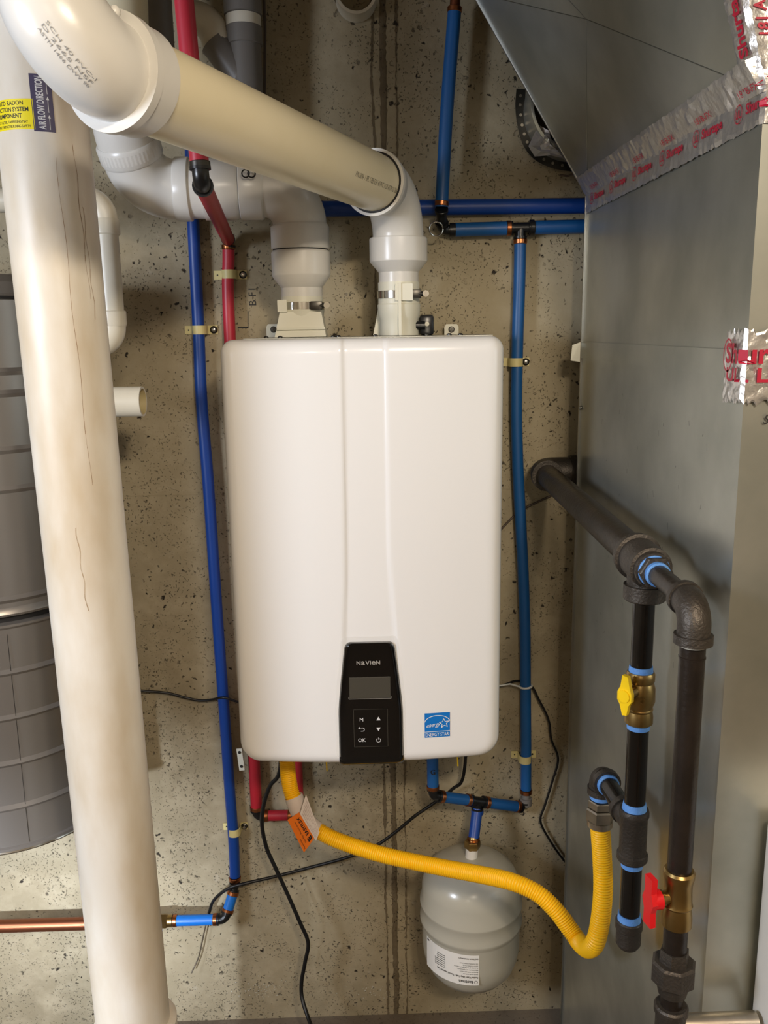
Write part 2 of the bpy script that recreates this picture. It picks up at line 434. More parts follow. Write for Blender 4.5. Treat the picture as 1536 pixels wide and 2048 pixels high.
# ================================================================== WATER HEATER
HX = 0.0032; HW = 0.2235; HZ0 = 0.775; HZ1 = 1.488; HH = (HZ1 - HZ0) / 2; HZ = (HZ0 + HZ1) / 2; HYF = 1.366
heater = thing('water_heater', 'white wall mounted tankless water heater with black control panel', 'water heater', (HX, 1.55, HZ0))
def sstep(a, b, x): t = max(0, min(1, (x - a) / (b - a))); return t * t * (3 - 2 * t)
def yface(x, z):
    u = (x - HX) / HW; zz = (z - HZ0) / (2 * HH)
    y = HYF + 0.018 * u * u
    # shallow middle channel, flaring out towards the control panel
    xl = -.0335 - .006 * (1 - sstep(.26, .5, zz)) + .003 * sstep(.3, .9, zz) ; xr = .0345 + .012 * (1 - sstep(.26, .55, zz))
    dx = x - HX
    y += .0032 * (sstep(xl - .004, xl + .003, dx) * (1 - sstep(xr - .003, xr + .004, dx))) 
    return y
def rrx(zrel, hw, hh, r):
    r = .036 if zrel < 0 else .022
    d = abs(zrel) - (hh - r)
    return hw if d <= 0 else hw - (r - math.sqrt(max(0, r * r - d * d)))
def cover():
    m = MB(); RF = .022
    us = sorted(set([round(math.sin(math.pi / 2 * t), 5) for t in [i / 22 for i in range(-22, 23)]] + [round(i / 60, 5) for i in range(-14, 19)]))
    ws = [math.sin(math.pi / 2 * i / 40) for i in range(-40, 41)]
    ws = [math.copysign(abs(w_) ** 0.9, w_) for w_ in ws]
    rows = []
    for w_ in ws:
        zr = w_ * HH; hx = rrx(zr, HW, HH, 0); row = []
        for u in us:
            x = u * hx
            RC = .036 if zr < 0 else .022
            qx = abs(x) - (HW - RC); qz = abs(zr) - (HH - RC)
            if qx > 0 and qz > 0: dist = RC - math.hypot(qx, qz)
            else: dist = min(HW - abs(x), HH - abs(zr))
            dist = max(0, dist)
            y = yface(HX + x, HZ + zr)
            if dist < RF: y += RF - math.sqrt(max(0, RF * RF - (RF - dist) ** 2))
            row.append(V((HX + x, y, HZ + zr)))
        rows.append(row)
    nu = len(us); nv = len(ws)
    m.add([p for r in rows for p in r], [(j * nu + i, j * nu + i + 1, (j + 1) * nu + i + 1, (j + 1) * nu + i) for j in range(nv - 1) for i in range(nu - 1)])
    loop = [i for i in range(nu)] + [(j * nu + nu - 1) for j in range(1, nv)] + [(nv - 1) * nu + i for i in range(nu - 2, -1, -1)] + [j * nu for j in range(nv - 2, 0, -1)]
    n0 = len(m.v); bk = [V((m.v[i].x, YW - .036, m.v[i].z)) for i in loop]; m.v += bk; k = len(loop)
    for i in range(k): m.f.append((loop[i], loop[(i + 1) % k], n0 + (i + 1) % k, n0 + i))
    m.f.append(tuple(n0 + i for i in range(k)))
    return m
obj('cover', cover(), 'enamel', heater, 40)
obj('wall_bracket', MB().box((HX - .15, YW - .036, HZ0 + .05), (HX + .15, YW, HZ0 + .10)), 'fitting_white', heater, 0)
obj('wall_bracket', MB().box((HX - .15, YW - .036, HZ1 - .10), (HX + .15, YW, HZ1 - .04)), 'fitting_white', heater, 0)
for px in (547, 903):                                   # top hanging tabs with a screw each
    c = at(px, 659, 1.69); tb = MB(); pl = []
    for i in range(9): a = math.pi * i / 8; pl.append((c.x + .012 * math.cos(a), c.z + .002 + .009 * math.sin(a)))
    pl = [(c.x + .0135, c.z - .012)] + pl + [(c.x - .0135, c.z - .012)]
    # rounded tab
    pl = [(c.x + .0135, HZ1 - .03), (c.x + .0135, c.z + .005), (c.x + .010, c.z + .010), (c.x - .010, c.z + .010), (c.x - .0135, c.z + .005), (c.x - .0135, HZ1 - .03)]
    tb.prism([(x, 1.690, z) for x, z in pl], (0, 1, 0), .003)
    t_ = obj('hanging_tab', tb, 'fitting_white', heater, 0)
    sc = MB().lathe([(.0055, 0), (.006, .001), (.0045, .0035), (.001, .004)], (c.x, 1.690, c.z), (0, -1, 0), 16)
    sc.box((c.x - .0045, 1.6852, c.z - .0006), (c.x + .0045, 1.6862, c.z + .0006)).box((c.x - .0006, 1.6852, c.z - .0045), (c.x + .0006, 1.6862, c.z + .0045))
    obj('screw', sc, 'dark_steel', t_)
# top lip with little screws
obj('top_flange', MB().box((HX - .19, 1.43, HZ1), (HX + .21, 1.66, HZ1 + .0012)), 'galvanised_edge', heater, 0)
for px in (538, 565, 668, 678, 750, 850, 893, 915):
    c = at(px, 671, 1.50); obj('flange_screw', MB().lathe([(.004, 0), (.004, .002), (.002, .0035)], (c.x, 1.455, HZ1 + .0012), (0, 0, 1), 12), 'dark_steel', heater)
# control panel
PZ0 = HZ0 - .0008; PZ1 = at(735, 1287, 1.36).z
def panel_half(z):
    t = (z - PZ0) / (PZ1 - PZ0); hw = .0545 - .0015 * t if t < .45 else .0538 - .0135 * ((t - .45) / .55) ** 1.25
    r = .010; d = z - (PZ1 - r)
    if d > 0: hw -= r - math.sqrt(max(0, r * r - d * d))
    return hw
PXC = at(741, 1400, 1.36).x
def panel_mesh(grow=0.0, y_off=-.0045, z1=None, zlo=None):
    m = MB(); top = PZ1 + grow; n = 60; nu = 17; front = []; 
    for j in range(n + 1):
        t = j / n; z = (PZ0 if zlo is None else zlo) + (top - (PZ0 if zlo is None else zlo)) * (1 - (1 - t) ** 2)
        hw = panel_half(min(z, PZ1) if grow == 0 else max(PZ0, PZ0 + (z - PZ0) * (PZ1 - PZ0) / (top - PZ0))) + grow
        zb = z - HZ0; curl = 0.022 - math.sqrt(max(0, .022 ** 2 - (.022 - zb) ** 2)) if zb < .022 else 0
        for i in range(nu):
            u = -1 + 2 * i / (nu - 1); x = PXC + u * hw
            e = max(0, abs(u) - .93) / .07
            front.append(V((x, HYF + .0005 + curl * .55 + y_off + .0035 * e * e + .018 * ((x - HX) / HW) ** 2, z)))
    fs = [(j * nu + i, j * nu + i + 1, (j + 1) * nu + i + 1, (j + 1) * nu + i) for j in range(n) for i in range(nu - 1)]
    m.add(front, fs)
    loop = list(range(nu)) + [j * nu + nu - 1 for j in range(1, n + 1)] + [n * nu + i for i in range(nu - 2, -1, -1)] + [j * nu for j in range(n - 1, 0, -1)]
    k = len(loop); n0 = len(m.v); m.v += [V((m.v[i].x, m.v[i].y + (.02 if grow == 0 else .003), m.v[i].z)) for i in loop]
    for i in range(k): m.f.append((loop[i], loop[(i + 1) % k], n0 + (i + 1) % k, n0 + i))
    return m
panel = obj('control_panel', panel_mesh(), 'gloss_black', heater, 40, label='glossy black control panel')
PY = HYF + .0005 - .0045
def pf(off): return lambda u, v: V((u, PY - off + .018 * ((u - HX) / HW) ** 2, v))
def px2(px, py): q = at(px, py, PY); return q.x, q.z
x0, z1_ = px2(698, 1355); x1, z0_ = px2(781, 1395)
obj('display_screen', MB().box((x0, PY - .0009, z0_), (x1, PY + .001, z1_), .0004), 'screen_grey', panel, 0, label='blank grey display')
fr = MB(); stroke(fr, [(x0 - .001, z0_ + .003), (x0 - .001, z0_ - .001), (x1 + .001, z0_ - .001), (x1 + .001, z0_ + .003)], .0007, pf(.0011)); obj('screen_bezel', fr, 'logo_grey', panel, 0)
lg = MB(); ux, uz = px2(738, 1329); xa, _ = px2(713, 1329); xb, _ = px2(763, 1329)

wl = (xb - xa) / 5.35; xq = xa
for ch, gw, hk in (('N', .86, 1), ('a', .80, 1.36), ('V', .88, 1), ('I', .17, 1), ('e', .84, 1.36), ('N', .86, 1)):
    text(lg, ch, pf(.0006), xq, uz, .0066 * hk, width=wl * gw, align='l', bold=.02 if ch != 'I' else 0); xq += wl * (gw + .13)
obj('logo_lettering', lg, 'logo_grey', panel, 0)
x0, z1_ = px2(707, 1419); x1, z0_ = px2(776, 1492)
bf = MB(); stroke(bf, [(x0, z0_), (x1, z0_), (x1, z1_), (x0, z1_), (x0, z0_)], .0006, pf(.0008)); obj('keypad_outline', bf, 'screen_grey', panel, 0)
for s_, px, py, k in (('M', 723, 1439, 0), ('up', 757, 1437, 1), ('back', 723, 1459, 2), ('down', 757, 1458, 3), ('OK', 724, 1480, 0), ('power', 757, 1480, 4)):
    b_ = MB(); u, v = px2(px, py); f_ = pf(.0008)
    if k == 0: text(b_, s_, f_, u, v - .003, .0062, bold=0.0)
    if k == 1: poly2(b_, [(u - .0036, v - .003), (u + .0036, v - .003), (u, v + .0035)], f_)
    if k == 3: poly2(b_, [(u - .0036, v + .003), (u + .0036, v + .003), (u, v - .0035)], f_)
    if k == 2:
        stroke(b_, [(u - .004, v + .003), (u + .003, v + .003), (u + .0048, v + .0015), (u + .0048, v - .001), (u + .003, v - .0028), (u - .001, v - .0028)], .0009, f_)
        poly2(b_, [(u - .0055, v + .003), (u - .003, v + .005), (u - .003, v + .001)], f_)
    if k == 4:
        stroke(b_, [(u + .0036 * math.cos(a), v + .0036 * math.sin(a)) for a in [math.radians(125 + 29 * i) for i in range(11)]], .0007, f_)
        stroke(b_, [(u, v + .001), (u, v + .0048)], .0007, f_)
    obj('key_symbol', b_, 'print_white', panel, 0)
film = MB(); xf0, zf1 = px2(664, 1285); xf1, zf0 = px2(812, 1296)
obj('protective_film', panel_mesh(.009, -.0022, zlo=PZ0 + .02), 'film', heater, 40, label='clear protective film peeling round the control panel')
# blue efficiency sticker
x0, z0_ = px2(850, 1479); x1, z1_ = px2(901, 1429); sw = x1 - x0; sh = z1_ - z0_
def hf(off): return lambda u, v: V((u, yface(u, v) - off, v))
st = obj('efficiency_sticker', patch(hf(.0004), x0 - .0008, z0_ - .0008, x1 + .0008, z1_ + .0008, 6, 6), 'sticker_white', heater, 0, label='small blue and white efficiency sticker')
obj('sticker_field', patch(hf(.0007), x0, z0_, x1, z1_, 6, 6), 'sticker_blue', st, 0)
sm = MB(); f_ = hf(.0010)
stroke(sm, [(x0, z0_ + sh * .235), (x1, z0_ + sh * .235)], .0009, f_)
text(sm, 'ENERGY STAR', f_, (x0 + x1) / 2, z0_ + sh * .045, sh * .14, width=sw * .92, bold=.0)
stroke(sm, [(x0 + sw * (.5 + .5 * math.cos(a)), z0_ + sh * .60 + sh * .29 * math.sin(a)) for a in [math.radians(172 - 164 * i / 20) for i in range(21)]], .0011, f_)
cx, cz = x0 + sw * .77, z0_ + sh * .56; star = []
for i in range(11):
    a = math.radians(96 + 36 * i); r_ = sw * (.20 if i % 2 == 0 else .085); star.append((cx + r_ * math.cos(a), cz + r_ * math.sin(a)))
stroke(sm, star, .0010, f_)
text(sm, 'energy', f_, x0 + sw * .36, z0_ + sh * .44, sh * .17, width=sw * .56, bold=.0, shear=.5, rot=.12)
obj('sticker_lettering', sm, 'sticker_white', st, 0)
# small white bracket and loose tie ends below
a_ = at(478, 1498, 1.67); b_ = at(484, 1541, 1.67); d_ = (b_ - a_).normalized(); n_ = V((d_.z, 0, -d_.x)) * .0055
m_ = MB().prism([a_ + n_, a_ - n_, b_ - n_, b_ + n_], (0, 1, 0), .003); br = obj('side_bracket', m_, 'fitting_white', heater, 0)
for t in (.15, .8):
    c = a_.lerp(b_, t); obj('bracket_bolt', MB().lathe([(.003, 0), (.003, .0015), (.001, .002)], c, (0, -1, 0), 12), 'print_black', br)
for px, py, l in ((914, 1520, .02), (652, 1530, .012)):
    if l: obj('yellow_tie_end', rod(at(px, py - 20, 1.5), at(px + 2, py + 12, 1.5), .0013, 8), 'yellow_plastic', heater)

# ---- flue collars on top
def collar(cx, name_clamp, right=False):
    c = V((cx, 1.57, HZ1))
    base = MB(); z0 = HZ1 + .002
    hw0, hw1, hh = (.046, .040, .042) if not right else (.050, .040, .058)
    # trapezoid fin plates and ribbed body
    base.add([(cx - hw0, 1.525, z0), (cx + hw0 * .9, 1.525, z0), (cx + hw0 * .9, 1.625, z0), (cx - hw0, 1.625, z0), (cx - hw1 * .92, 1.535, z0 + hh), (cx + hw1 * .84, 1.535, z0 + hh), (cx + hw1 * .84, 1.615, z0 + hh), (cx - hw1 * .92, 1.615, z0 + hh)],
             [(0, 1, 2, 3), (7, 6, 5, 4), (0, 4, 5, 1), (1, 5, 6, 2), (2, 6, 7, 3), (3, 7, 4, 0)])
    if right:
        base = MB()
        base.prism([(cx - .046, 1.585, z0), (cx + .040, 1.585, z0), (cx + .034, 1.585, z0 + .056), (cx - .034, 1.585, z0 + .056)], (0, 1, 0), .02)
        base.join(lathe_z([(.034, 0), (.034, .028), (.0365, .034), (.0375, .052), (.036, .054), (.036, .09)], (cx, 1.57, z0), segs=40))
        base.box((cx - .003, 1.528, z0), (cx + .002, 1.535, z0 + .088)).box((cx - .008, 1.53, z0 + .058), (cx + .022, 1.54, z0 + .086))
    else:
        base.join(lathe_z([(.036, .03), (.038, .044), (.0385, .046), (.036, .047), (.036, .068)], (cx, 1.57, z0), segs=40))
        base.box((cx - .042, 1.5225, z0 + .012), (cx + .040, 1.53, z0 + .016)).box((cx - .040, 1.531, z0 + .042), (cx - .024, 1.56, z0 + .062))
    return obj('flue_collar', base, 'fitting_white', heater, 30), z0
col1, zc = collar(-.0995, 'l'); col2, _ = collar(.0690, 'r', True)
for col_, cx, zz in ((col1, -.0995, HZ1 + .054), (col2, .069, HZ1 + .071)):
    cl = MB().tube([((cx, 1.57, zz - .0065), .0375), ((cx, 1.57, zz - .006), .0382), ((cx, 1.57, zz + .006), .0382), ((cx, 1.57, zz + .0065), .0375)], 48)
    obj('hose_clamp', cl, 'bright_steel', col_, label='shiny steel band clamp')
    wx = cx + .030
    hs = MB().box((wx - .014, 1.537 - .006, zz - .007), (wx + .006, 1.545, zz + .007), .001); hs.tube([((wx + .002, 1.535, zz), .0042), ((wx + .014, 1.533, zz), .0042)], 12)
    obj('clamp_screw_housing', hs, 'dark_steel', col_)
    obj('clamp_screw_head', MB().tube([((wx + .014, 1.533, zz), .0055), ((wx + .014, 1.527, zz), .0055)], 12).box((wx + .013, 1.5262, zz - .0035), (wx + .015, 1.5275, zz + .0035)), 'bright_steel', col_)
c = at(853, 648, 1.57)
ex = MB().box((c.x - .013, 1.56, HZ1 + .001), (c.x + .013, 1.575, c.z + .016), .006).tube([((c.x - .02, 1.557, c.z - .002), .007), ((c.x - .004, 1.557, c.z - .002), .007)], 14)
sb = obj('sensor_block', ex, 'black_plastic', heater, 30, label='black plastic sensor block beside the right flue collar')
obj('sensor_washer', MB().lathe([(.004, 0), (.004, .001), (.002, .0012)], (c.x, 1.56, c.z), (0, -1, 0), 14), 'fitting_white', sb)
obj('sensor_stub', rod((c.x - .032, 1.557, c.z - .002), (c.x - .018, 1.557, c.z - .002), .0048, 14), 'fitting_white', sb)

# ================================================================== FRONT VENT (cream pipe running towards the left)
r3 = 0.0437; hub3 = 0.0515
cx, cy = 0.0690, 1.57
ZV = 1.7285
dh = V((-.394, -.919, .012)).normalized()
fv = thing('vent_pipe', 'large cream plastic vent pipe running from right collar towards upper left', 'vent pipe', (cx, cy, HZ1 + .06))
zr0 = at(798, 576, 1.57).z; zr1 = at(798, 545, 1.57).z; zr2 = at(798, 524, 1.57).z; zr3 = at(798, 476, 1.57).z
obj('nipple', rod((cx, cy, HZ1 + .075), (cx, cy, zr0 + .01), .0325, 40), 'white_pvc', fv)
obj('reducer', lathe_z([(.033, 0), (.0345, .0015), (.0345, zr1 - zr0), (.0495, zr2 - zr0), (.0500, zr2 - zr0 + .003), (.0500, zr3 - zr0 - .002), (.0485, zr3 - zr0)], (cx, cy, zr0), segs=56), 'white_pvc', fv, 30)
corner = V((cx, cy, ZV)); R1 = .075
em = elbow(corner, (0, 0, 1), dh, R1, r3, r3 + .0035, .030, hub_in=True, hub_out=True, n=18, segs=48)
obj('elbow', em, 'white_pvc', fv, 40)
e_end = corner + dh * (R1 + .030)
# hub mouth rim
mouth = MB().tube([(e_end - dh * .006, hub3 - .002), (e_end - dh * .004, hub3), (e_end + dh * .004, hub3), (e_end + dh * .004, hub3 - .0045)], 48, cap=False); obj('elbow_rim', mouth, 'white_pvc', fv, 40)
obj('rim_gap', ring_at(e_end + dh * .0035, dh, hub3 - .0045, .0016, 48), 'print_black', fv)
C2 = V((cx, cy, ZV)) + dh * ((1.57 - .838) / .919)
R2 = .048
out = V((-.36, .22, .90)); out = (out - dh * out.dot(dh)).normalized()
p_end = C2 - dh * (R2 + .03)
obj('straight_pipe', rod(e_end - dh * .02, p_end, r3, 56), 'cream_pvc', fv, 40, label='cream straight pipe')
c2 = elbow(C2, dh, out, R2, r3 + .0003, hub3 - .001, .040, hub_in=True, hub_out=False, lip=.002, n=24, segs=56)
o2 = obj('elbow', c2, 'white_pvc', fv, 40)
q0 = C2 - dh * (R2 + .004)
obj('collar_ridge', MB().tube([(q0 - dh * .005, hub3 - .001), (q0 - dh * .005, hub3 + .0018), (q0 + dh * .005, hub3 + .0018), (q0 + dh * .005, hub3 - .003)], 56), 'white_pvc', o2, 40)
topc = C2 + out * R2
obj('riser', rod(topc - out * .002, topc + out * ((ZC - topc.z - .03) / out.z), r3, 48), 'white_pvc', fv)
# print on the straight pipe and on the elbow
def tocam(p): return (CAM - V(p))
mid = e_end + dh * .085; fm = cylmap(mid, -dh, tocam(mid), r3 + .0004, along=True)
tm = MB(); text(tm, 'P/N 6094  1 3PL 1785 SCH 40 PVC 1120 ASTM D 2665', lambda u, v: fm(u, v), .0, -.002, .0075, width=.165, bold=.0); obj('pipe_print', tm, 'print_faded', fv, 0)
# faint print patch on upper elbow
bp_ = C2 + V((-.0, 0, .02)); 
ea = arc(C2, dh, out, R2, 24)
ac = ea[0] + out * R2
def torus_map(R_, r_, cen, dirh):
    side = out.cross(dirh).normalized()
    def f(u, v):       # u along the bend (from horizontal towards vertical), v round the section, zero at the side facing the camera
        th = u / R_; rad = (-out * math.cos(th) + dirh * math.sin(th)); cc = cen + rad * R_
        ph = v / r_; return cc + (side * math.cos(ph) + rad * math.sin(ph)) * r_
    return f
tmx = torus_map(R2, r3 + .0006, ac, dh)
side_ = out.cross(dh); sgn = 1 if side_.dot(tocam(ac)) > 0 else -1
tq = MB(); TH_ = .042
for k, s_ in enumerate(('SCH 40 PVC-I', 'D 2665 NSF', 'ASTM 1466 DWV 90')):
    ff = (lambda u, v: torus_map(R2, r3 + .0006, ac, dh)(u, v * sgn if sgn > 0 else math.pi * (r3 + .0006) - v))
    text(tq, s_, lambda u, v: ff(TH_ - u, .060 - v + k * .0046), .0, .0, .0028, width=.030, bold=.0)
obj('elbow_print', tq, 'print_grey', fv, 0)
for uu, vv in ((.035, -.025), (.075, .050)):
    p = ff(uu, vv); n_ = (p - (ac + (p - ac).normalized() * 0)).normalized()
    obj('mould_nub', MB().sphere(p, .0055, 10), 'white_pvc', o2)

# ================================================================== REAR VENT (white pipe to the left behind)
cx, cy = -.0995, 1.57
rv = thing('vent_pipe', 'large white plastic vent pipe from left collar, bending behind cream pipe', 'vent pipe', (cx, cy, HZ1 + .05))
z0 = at(604, 602, 1.57).z; z1 = at(604, 576, 1.57).z; z2 = at(600, 553, 1.57).z; z3 = at(600, 502, 1.57).z; z4 = at(598, 450, 1.57).z
obj('nipple', rod((cx, cy, HZ1 + .05), (cx, cy, z0 + .01), .0345, 40), 'white_pvc', rv)
obj('reducer', lathe_z([(.034, 0), (.0355, .0015), (.0355, z1 - z0), (.0500, z2 - z0), (.0505, z2 - z0 + .003), (.0505, z3 - z0 - .003), (.0485, z3 - z0)], (cx, cy, z0), segs=56), 'white_pvc', rv, 30)
obj('joint_gap', rod((cx, cy, z3 - .002), (cx, cy, z3 + .003), .0475, 40), 'print_black', rv)
zh = at(520, 379, 1.57).z
obj('elbow', MB().join(elbow((cx, cy, zh), (0, 0, 1), (-1, -.05, 0), .058, .0458, .0500, .041, n=18, segs=48)), 'white_pvc', rv, 40)
d0 = V((-1, -.05, 0)).normalized()
A0 = V((cx, cy, zh)) + d0 * .1078
B0 = V((cx, cy, zh)) + d0 * .232
B0 = V((cx, cy, zh)) + d0 * ((cx - at(292, 380, 1.58).x))
C0 = at(246, 258, 1.50); d1 = (C0 - B0).normalized()
obj('coupling', MB().tube([(A0 - d0 * .008, .0465), (A0 - d0 * .002, .0500), (A0 + d0 * .05, .0500), (A0 + d0 * .0505, .0475), (A0 + d0 * .085, .0475)], 48), 'white_pvc', rv, 40)
e1 = elbow(B0, d0, d1, .062, .0485, .0515, .026, n=12, segs=48); oe = obj('elbow', e1, 'white_pvc', rv, 40)
T9 = at(236, -10, 1.49); up0 = (T9 - C0).normalized()
e2 = elbow(C0, d1, up0, .06, .0475, .0515, .024, n=14, segs=48); oe2 = obj('elbow', e2, 'white_pvc', rv, 40)
n0_ = C0 + tocam(C0).normalized() * .0475 + V((-.004, 0, 0)); obj('mould_nub', MB().sphere(n0_, .0045, 10), 'white_pvc', oe2)
T0 = C0 + up0 * .03
obj('riser', rod(T0, T0 + up0 * ((ZC - T0.z - .01) / up0.z), .0445, 48), 'cream_pvc', rv)
lp = MB()
for cpx in (491, 503):
    c = at(cpx, 347, 1.505); lp.tube([(c + V((math.cos(a) * .006, 0, math.sin(a) * .006)), .0012) for a in [i * math.pi / 8 for i in range(17)]], 8)
tag(obj('twisted_wire', lp, 'rubber'), 'small black wire twist looped against the white vent', 'wire')

# ================================================================== RADON PIPE
RX, RY, RR = -.3985, 1.23, .0577
rx_at = lambda z: RX - .009 * (z - 1.1) / .7
rax = V((-.009 / .7, 0, 1)).normalized()
rp = thing('radon_pipe', 'wide cream vertical pipe with yellow warning label at left', 'pipe', (RX, RY, ZF))
dn = V((0, 0, 1))
obj('pipe_body', rod((rx_at(ZF + .02), RY, ZF + .02), (rx_at(ZC), RY, ZC - .008), RR, 64), 'radon_pvc', rp, 40)
zc0 = at(320, 2040, RY).z
obj('base_coupling', lathe_z([(.0, 0), (.066, 0), (.066, zc0 - ZF - .002), (.064, zc0 - ZF), (.058, zc0 - ZF + .001)], (rx_at(.2), RY, ZF), segs=56), 'radon_pvc', rp, 40)
fc = V((-RX, -RY, 0))
tilt = -.03
def rmap(off):
    g = cylmap((rx_at(0), RY, 0), rax, fc, RR + off)
    return lambda u, v: g(u, v + tilt * u)
zt = at(40, 201, RY - .05).z; zb = at(40, 262, RY - .05).z
m_ = rmap(.0003)
yl = obj('warning_label', patch(m_, -.080, zb, -.0095, zt, 16, 3), 'yellow_label', rp, 40, label='yellow radon warning label')
tx = MB(); m2 = rmap(.00048); H_ = zt - zb; uc = -.0445
text(tx, 'SEALED RADON', m2, uc, zb + H_ * .80, H_ * .14, width=.046, bold=.01)
text(tx, 'REDUCTION SYSTEM', m2, uc, zb + H_ * .59, H_ * .14, width=.058, bold=.01)
text(tx, 'COMPONENT', m2, uc, zb + H_ * .385, H_ * .14, width=.040, bold=.02)
text(tx, 'DO NOT ALTER, TAMPERING MAY', m2, uc, zb + H_ * .21, H_ * .09, width=.054, bold=.0)
text(tx, 'NEGATIVELY IMPACT BUILDING SAFETY', m2, uc, zb + H_ * .06, H_ * .09, width=.060, bold=.0)
obj('label_lettering', tx, 'print_black', yl, 0)
zt2 = at(90, 150, RY - .05).z; zb2 = at(100, 265, RY - .05).z
pl_ = obj('flow_label', patch(m_, -.0110, zb2, .0145, zt2, 8, 3), 'purple_label', rp, 40, label='purple air flow direction label')
tx = MB(); text(tx, 'AIR FLOW DIRECTION', m2, .0035, (zb2 + zt2) / 2, .0085, width=(zt2 - zb2) * .92, rot=math.pi / 2, bold=.02)
for a, b in ((.04, .30), (.34, .62), (.66, .94)):
    za = zb2 + (zt2 - zb2) * a; zb_ = zb2 + (zt2 - zb2) * b; stroke(tx, [(.0085, za), (.0085, zb_ - .003)], .0006, m2); poly2(tx, [(.0068, zb_ - .004), (.0102, zb_ - .004), (.0085, zb_)], m2)
obj('label_lettering', tx, 'print_white', pl_, 0)
# long thin brown scratches
m3 = rmap(.0004)
for u, za, zb_ in ((.012, 330, 960), (.036, 300, 600), (.042, 420, 640), (-.010, 1040, 1200)):
    za, zb_ = at(100, za, RY).z, at(100, zb_, RY).z; n = 24; sc = MB(); pts = []
    for i in range(n + 1): pts.append((u + .0012 * math.sin(i * .7 + u * 300) + i * .00018, za + (zb_ - za) * i / n))
    for i, (a, b) in enumerate(zip(pts, pts[1:])):
        stroke(sc, [a, b], rnd.uniform(.0003, .0008), m3)
    obj('scratch_mark', sc, 'scratch_brown', rp, 0)

# ================================================================== small drain loop and open stub behind the radon pipe
dl = thing('drain_pipe', 'small off white plastic pipe loop half hidden behind radon pipe', 'pipe', at(232, 700, 1.45))
YD = 1.45; pA = at(214, 385, YD); pB = at(234, 705, YD); pA.x = pB.x = at(219, 550, YD).x; 
zA = at(215, 398, YD).z; zB = at(234, 690, YD).z; X_ = pA.x; rd = .0185; hd = .0215
obj('upper_elbow', elbow((X_, YD, zA), (1, 0, 0), (0, 0, -1), .030, rd + .001, hd, .024, n=12, segs=32), 'old_pvc', dl, 40)
obj('side_pipe', rod((-.75, YD, zA), (X_ - .03, YD, zA), rd, 28), 'old_pvc', dl)
obj('down_pipe', rod((X_, YD, zA - .04), (X_, YD, zB + .04), rd, 28), 'old_pvc', dl)
obj('lower_elbow', elbow((X_, YD, zB), (0, 0, -1), (-1, .0, 0), .030, rd + .001, hd, .024, n=12, segs=32), 'old_pvc', dl, 40)
obj('lower_pipe', rod((X_ - .04, YD, zB), (X_ - .12, YD, zB), rd, 28), 'old_pvc', dl)
sp = at(286, 803, 1.42)
st_ = thing('stub_pipe', 'short open ended white pipe stub beside radon pipe', 'pipe', (RX, 1.42, sp.z))
dirs = V((1, -.03, 0)).normalized(); e = V((sp.x, 1.42, sp.z)); s0 = e - dirs * .13
obj('stub_tube', MB().tube([(s0, .0240), (e, .0240), (e, .0205)], 40, cap=False), 'old_pvc', st_, 40)
obj('inner_wall', MB().tube([(e, .0205), (e - dirs * .003, .0200), (s0, .0200)], 40, cap=False), 'inner_pvc', st_, 40)
obj('stub_elbow', MB().tube([(p, .0245) for p in arc(s0, -dirs, (0, 1, 0), .02, 8)] + [(s0 + V((0, .14, 0)), .0245)], 32), 'old_pvc', st_, 40)

# ================================================================== RIBBED GREY CANISTER
KX, KY, KR = -.665, 1.525, .170
def kz(py): return at(0, py, KY - KR * .95).z
kt = thing('ribbed_canister', 'large ribbed grey metal canister behind radon pipe at left', 'tank', (KX, KY, kz(1705)))
def ribbed(zs, top, bot):
    pr_ = [(0, bot), (KR - .006, bot)]
    return pr_
zt_ = kz(592); zm = kz(1238); zb_ = kz(1704)
up_prof = [(.0, zm), (KR + .003, zm), (KR + .005, zm + .004), (KR + .003, zm + .010), (KR, zm + .014)]
for py in (1205,): z = kz(py); up_prof += [(KR, z - .006), (KR + .005, z), (KR, z + .006)]
for py in (985, 905, 790, 745): z = kz(py); up_prof += [(KR, z - .006), (KR + .0035, z), (KR, z + .006)]
up_prof += [(KR, zt_ - .004), (KR - .003, zt_), (0, zt_)]
obj('upper_drum', lathe_z(up_prof, (KX, KY, 0), segs=72), 'canister_grey', kt, 25)
lo_prof = [(0, zb_), (KR - .004, zb_), (KR + .004, zb_ + .002), (KR + .004, zb_ + .008), (KR, zb_ + .010)]
for py in (1618, 1530, 1440, 1350): z = kz(py); lo_prof += [(KR, z - .006), (KR + .0035, z - .001), (KR - .002, z + .005)]
lo_prof += [(KR, zm - .022), (KR + .003, zm - .018), (KR + .003, zm - .014), (KR - .006, zm - .012), (0, zm - .012)]
obj('lower_drum', lathe_z(lo_prof, (KX, KY, 0), segs=72), 'canister_grey', kt, 25)
obj('drum_gap', lathe_z([(KR - .008, 0), (KR - .008, .014)], (KX, KY, zm - .013), segs=60), 'print_black', kt)
obj('rim_bead', MB().tube([(V((KX + (KR + .002) * math.cos(a), KY + (KR + .002) * math.sin(a), zb_ + .001)), .003) for a in [i * math.pi / 36 for i in range(73)]], 8, cap=False), 'bright_steel', kt)
zl = kz(560)
obj('lid', lathe_z([(0, zt_), (KR + .002, zt_ + .002), (KR + .004, zt_ + .006), (KR + .004, zl), (KR - .01, zl + .012), (0, zl + .016)], (KX, KY, 0), segs=60), 'grey_pvc', kt, 25, label='dark grey lid')
obj('lid_gap', lathe_z([(KR + .0015, 0), (KR + .0015, .006)], (KX, KY, zt_ - .002), segs=60), 'print_black', kt)
kf = cylmap((KX, KY, 0), (0, 0, 1), (-KX, -KY, 0), KR + .0006); us_ = -.0
ku = math.atan2((at(25, 1500, KY - KR).x - KX), KR) * KR * .0 + .012
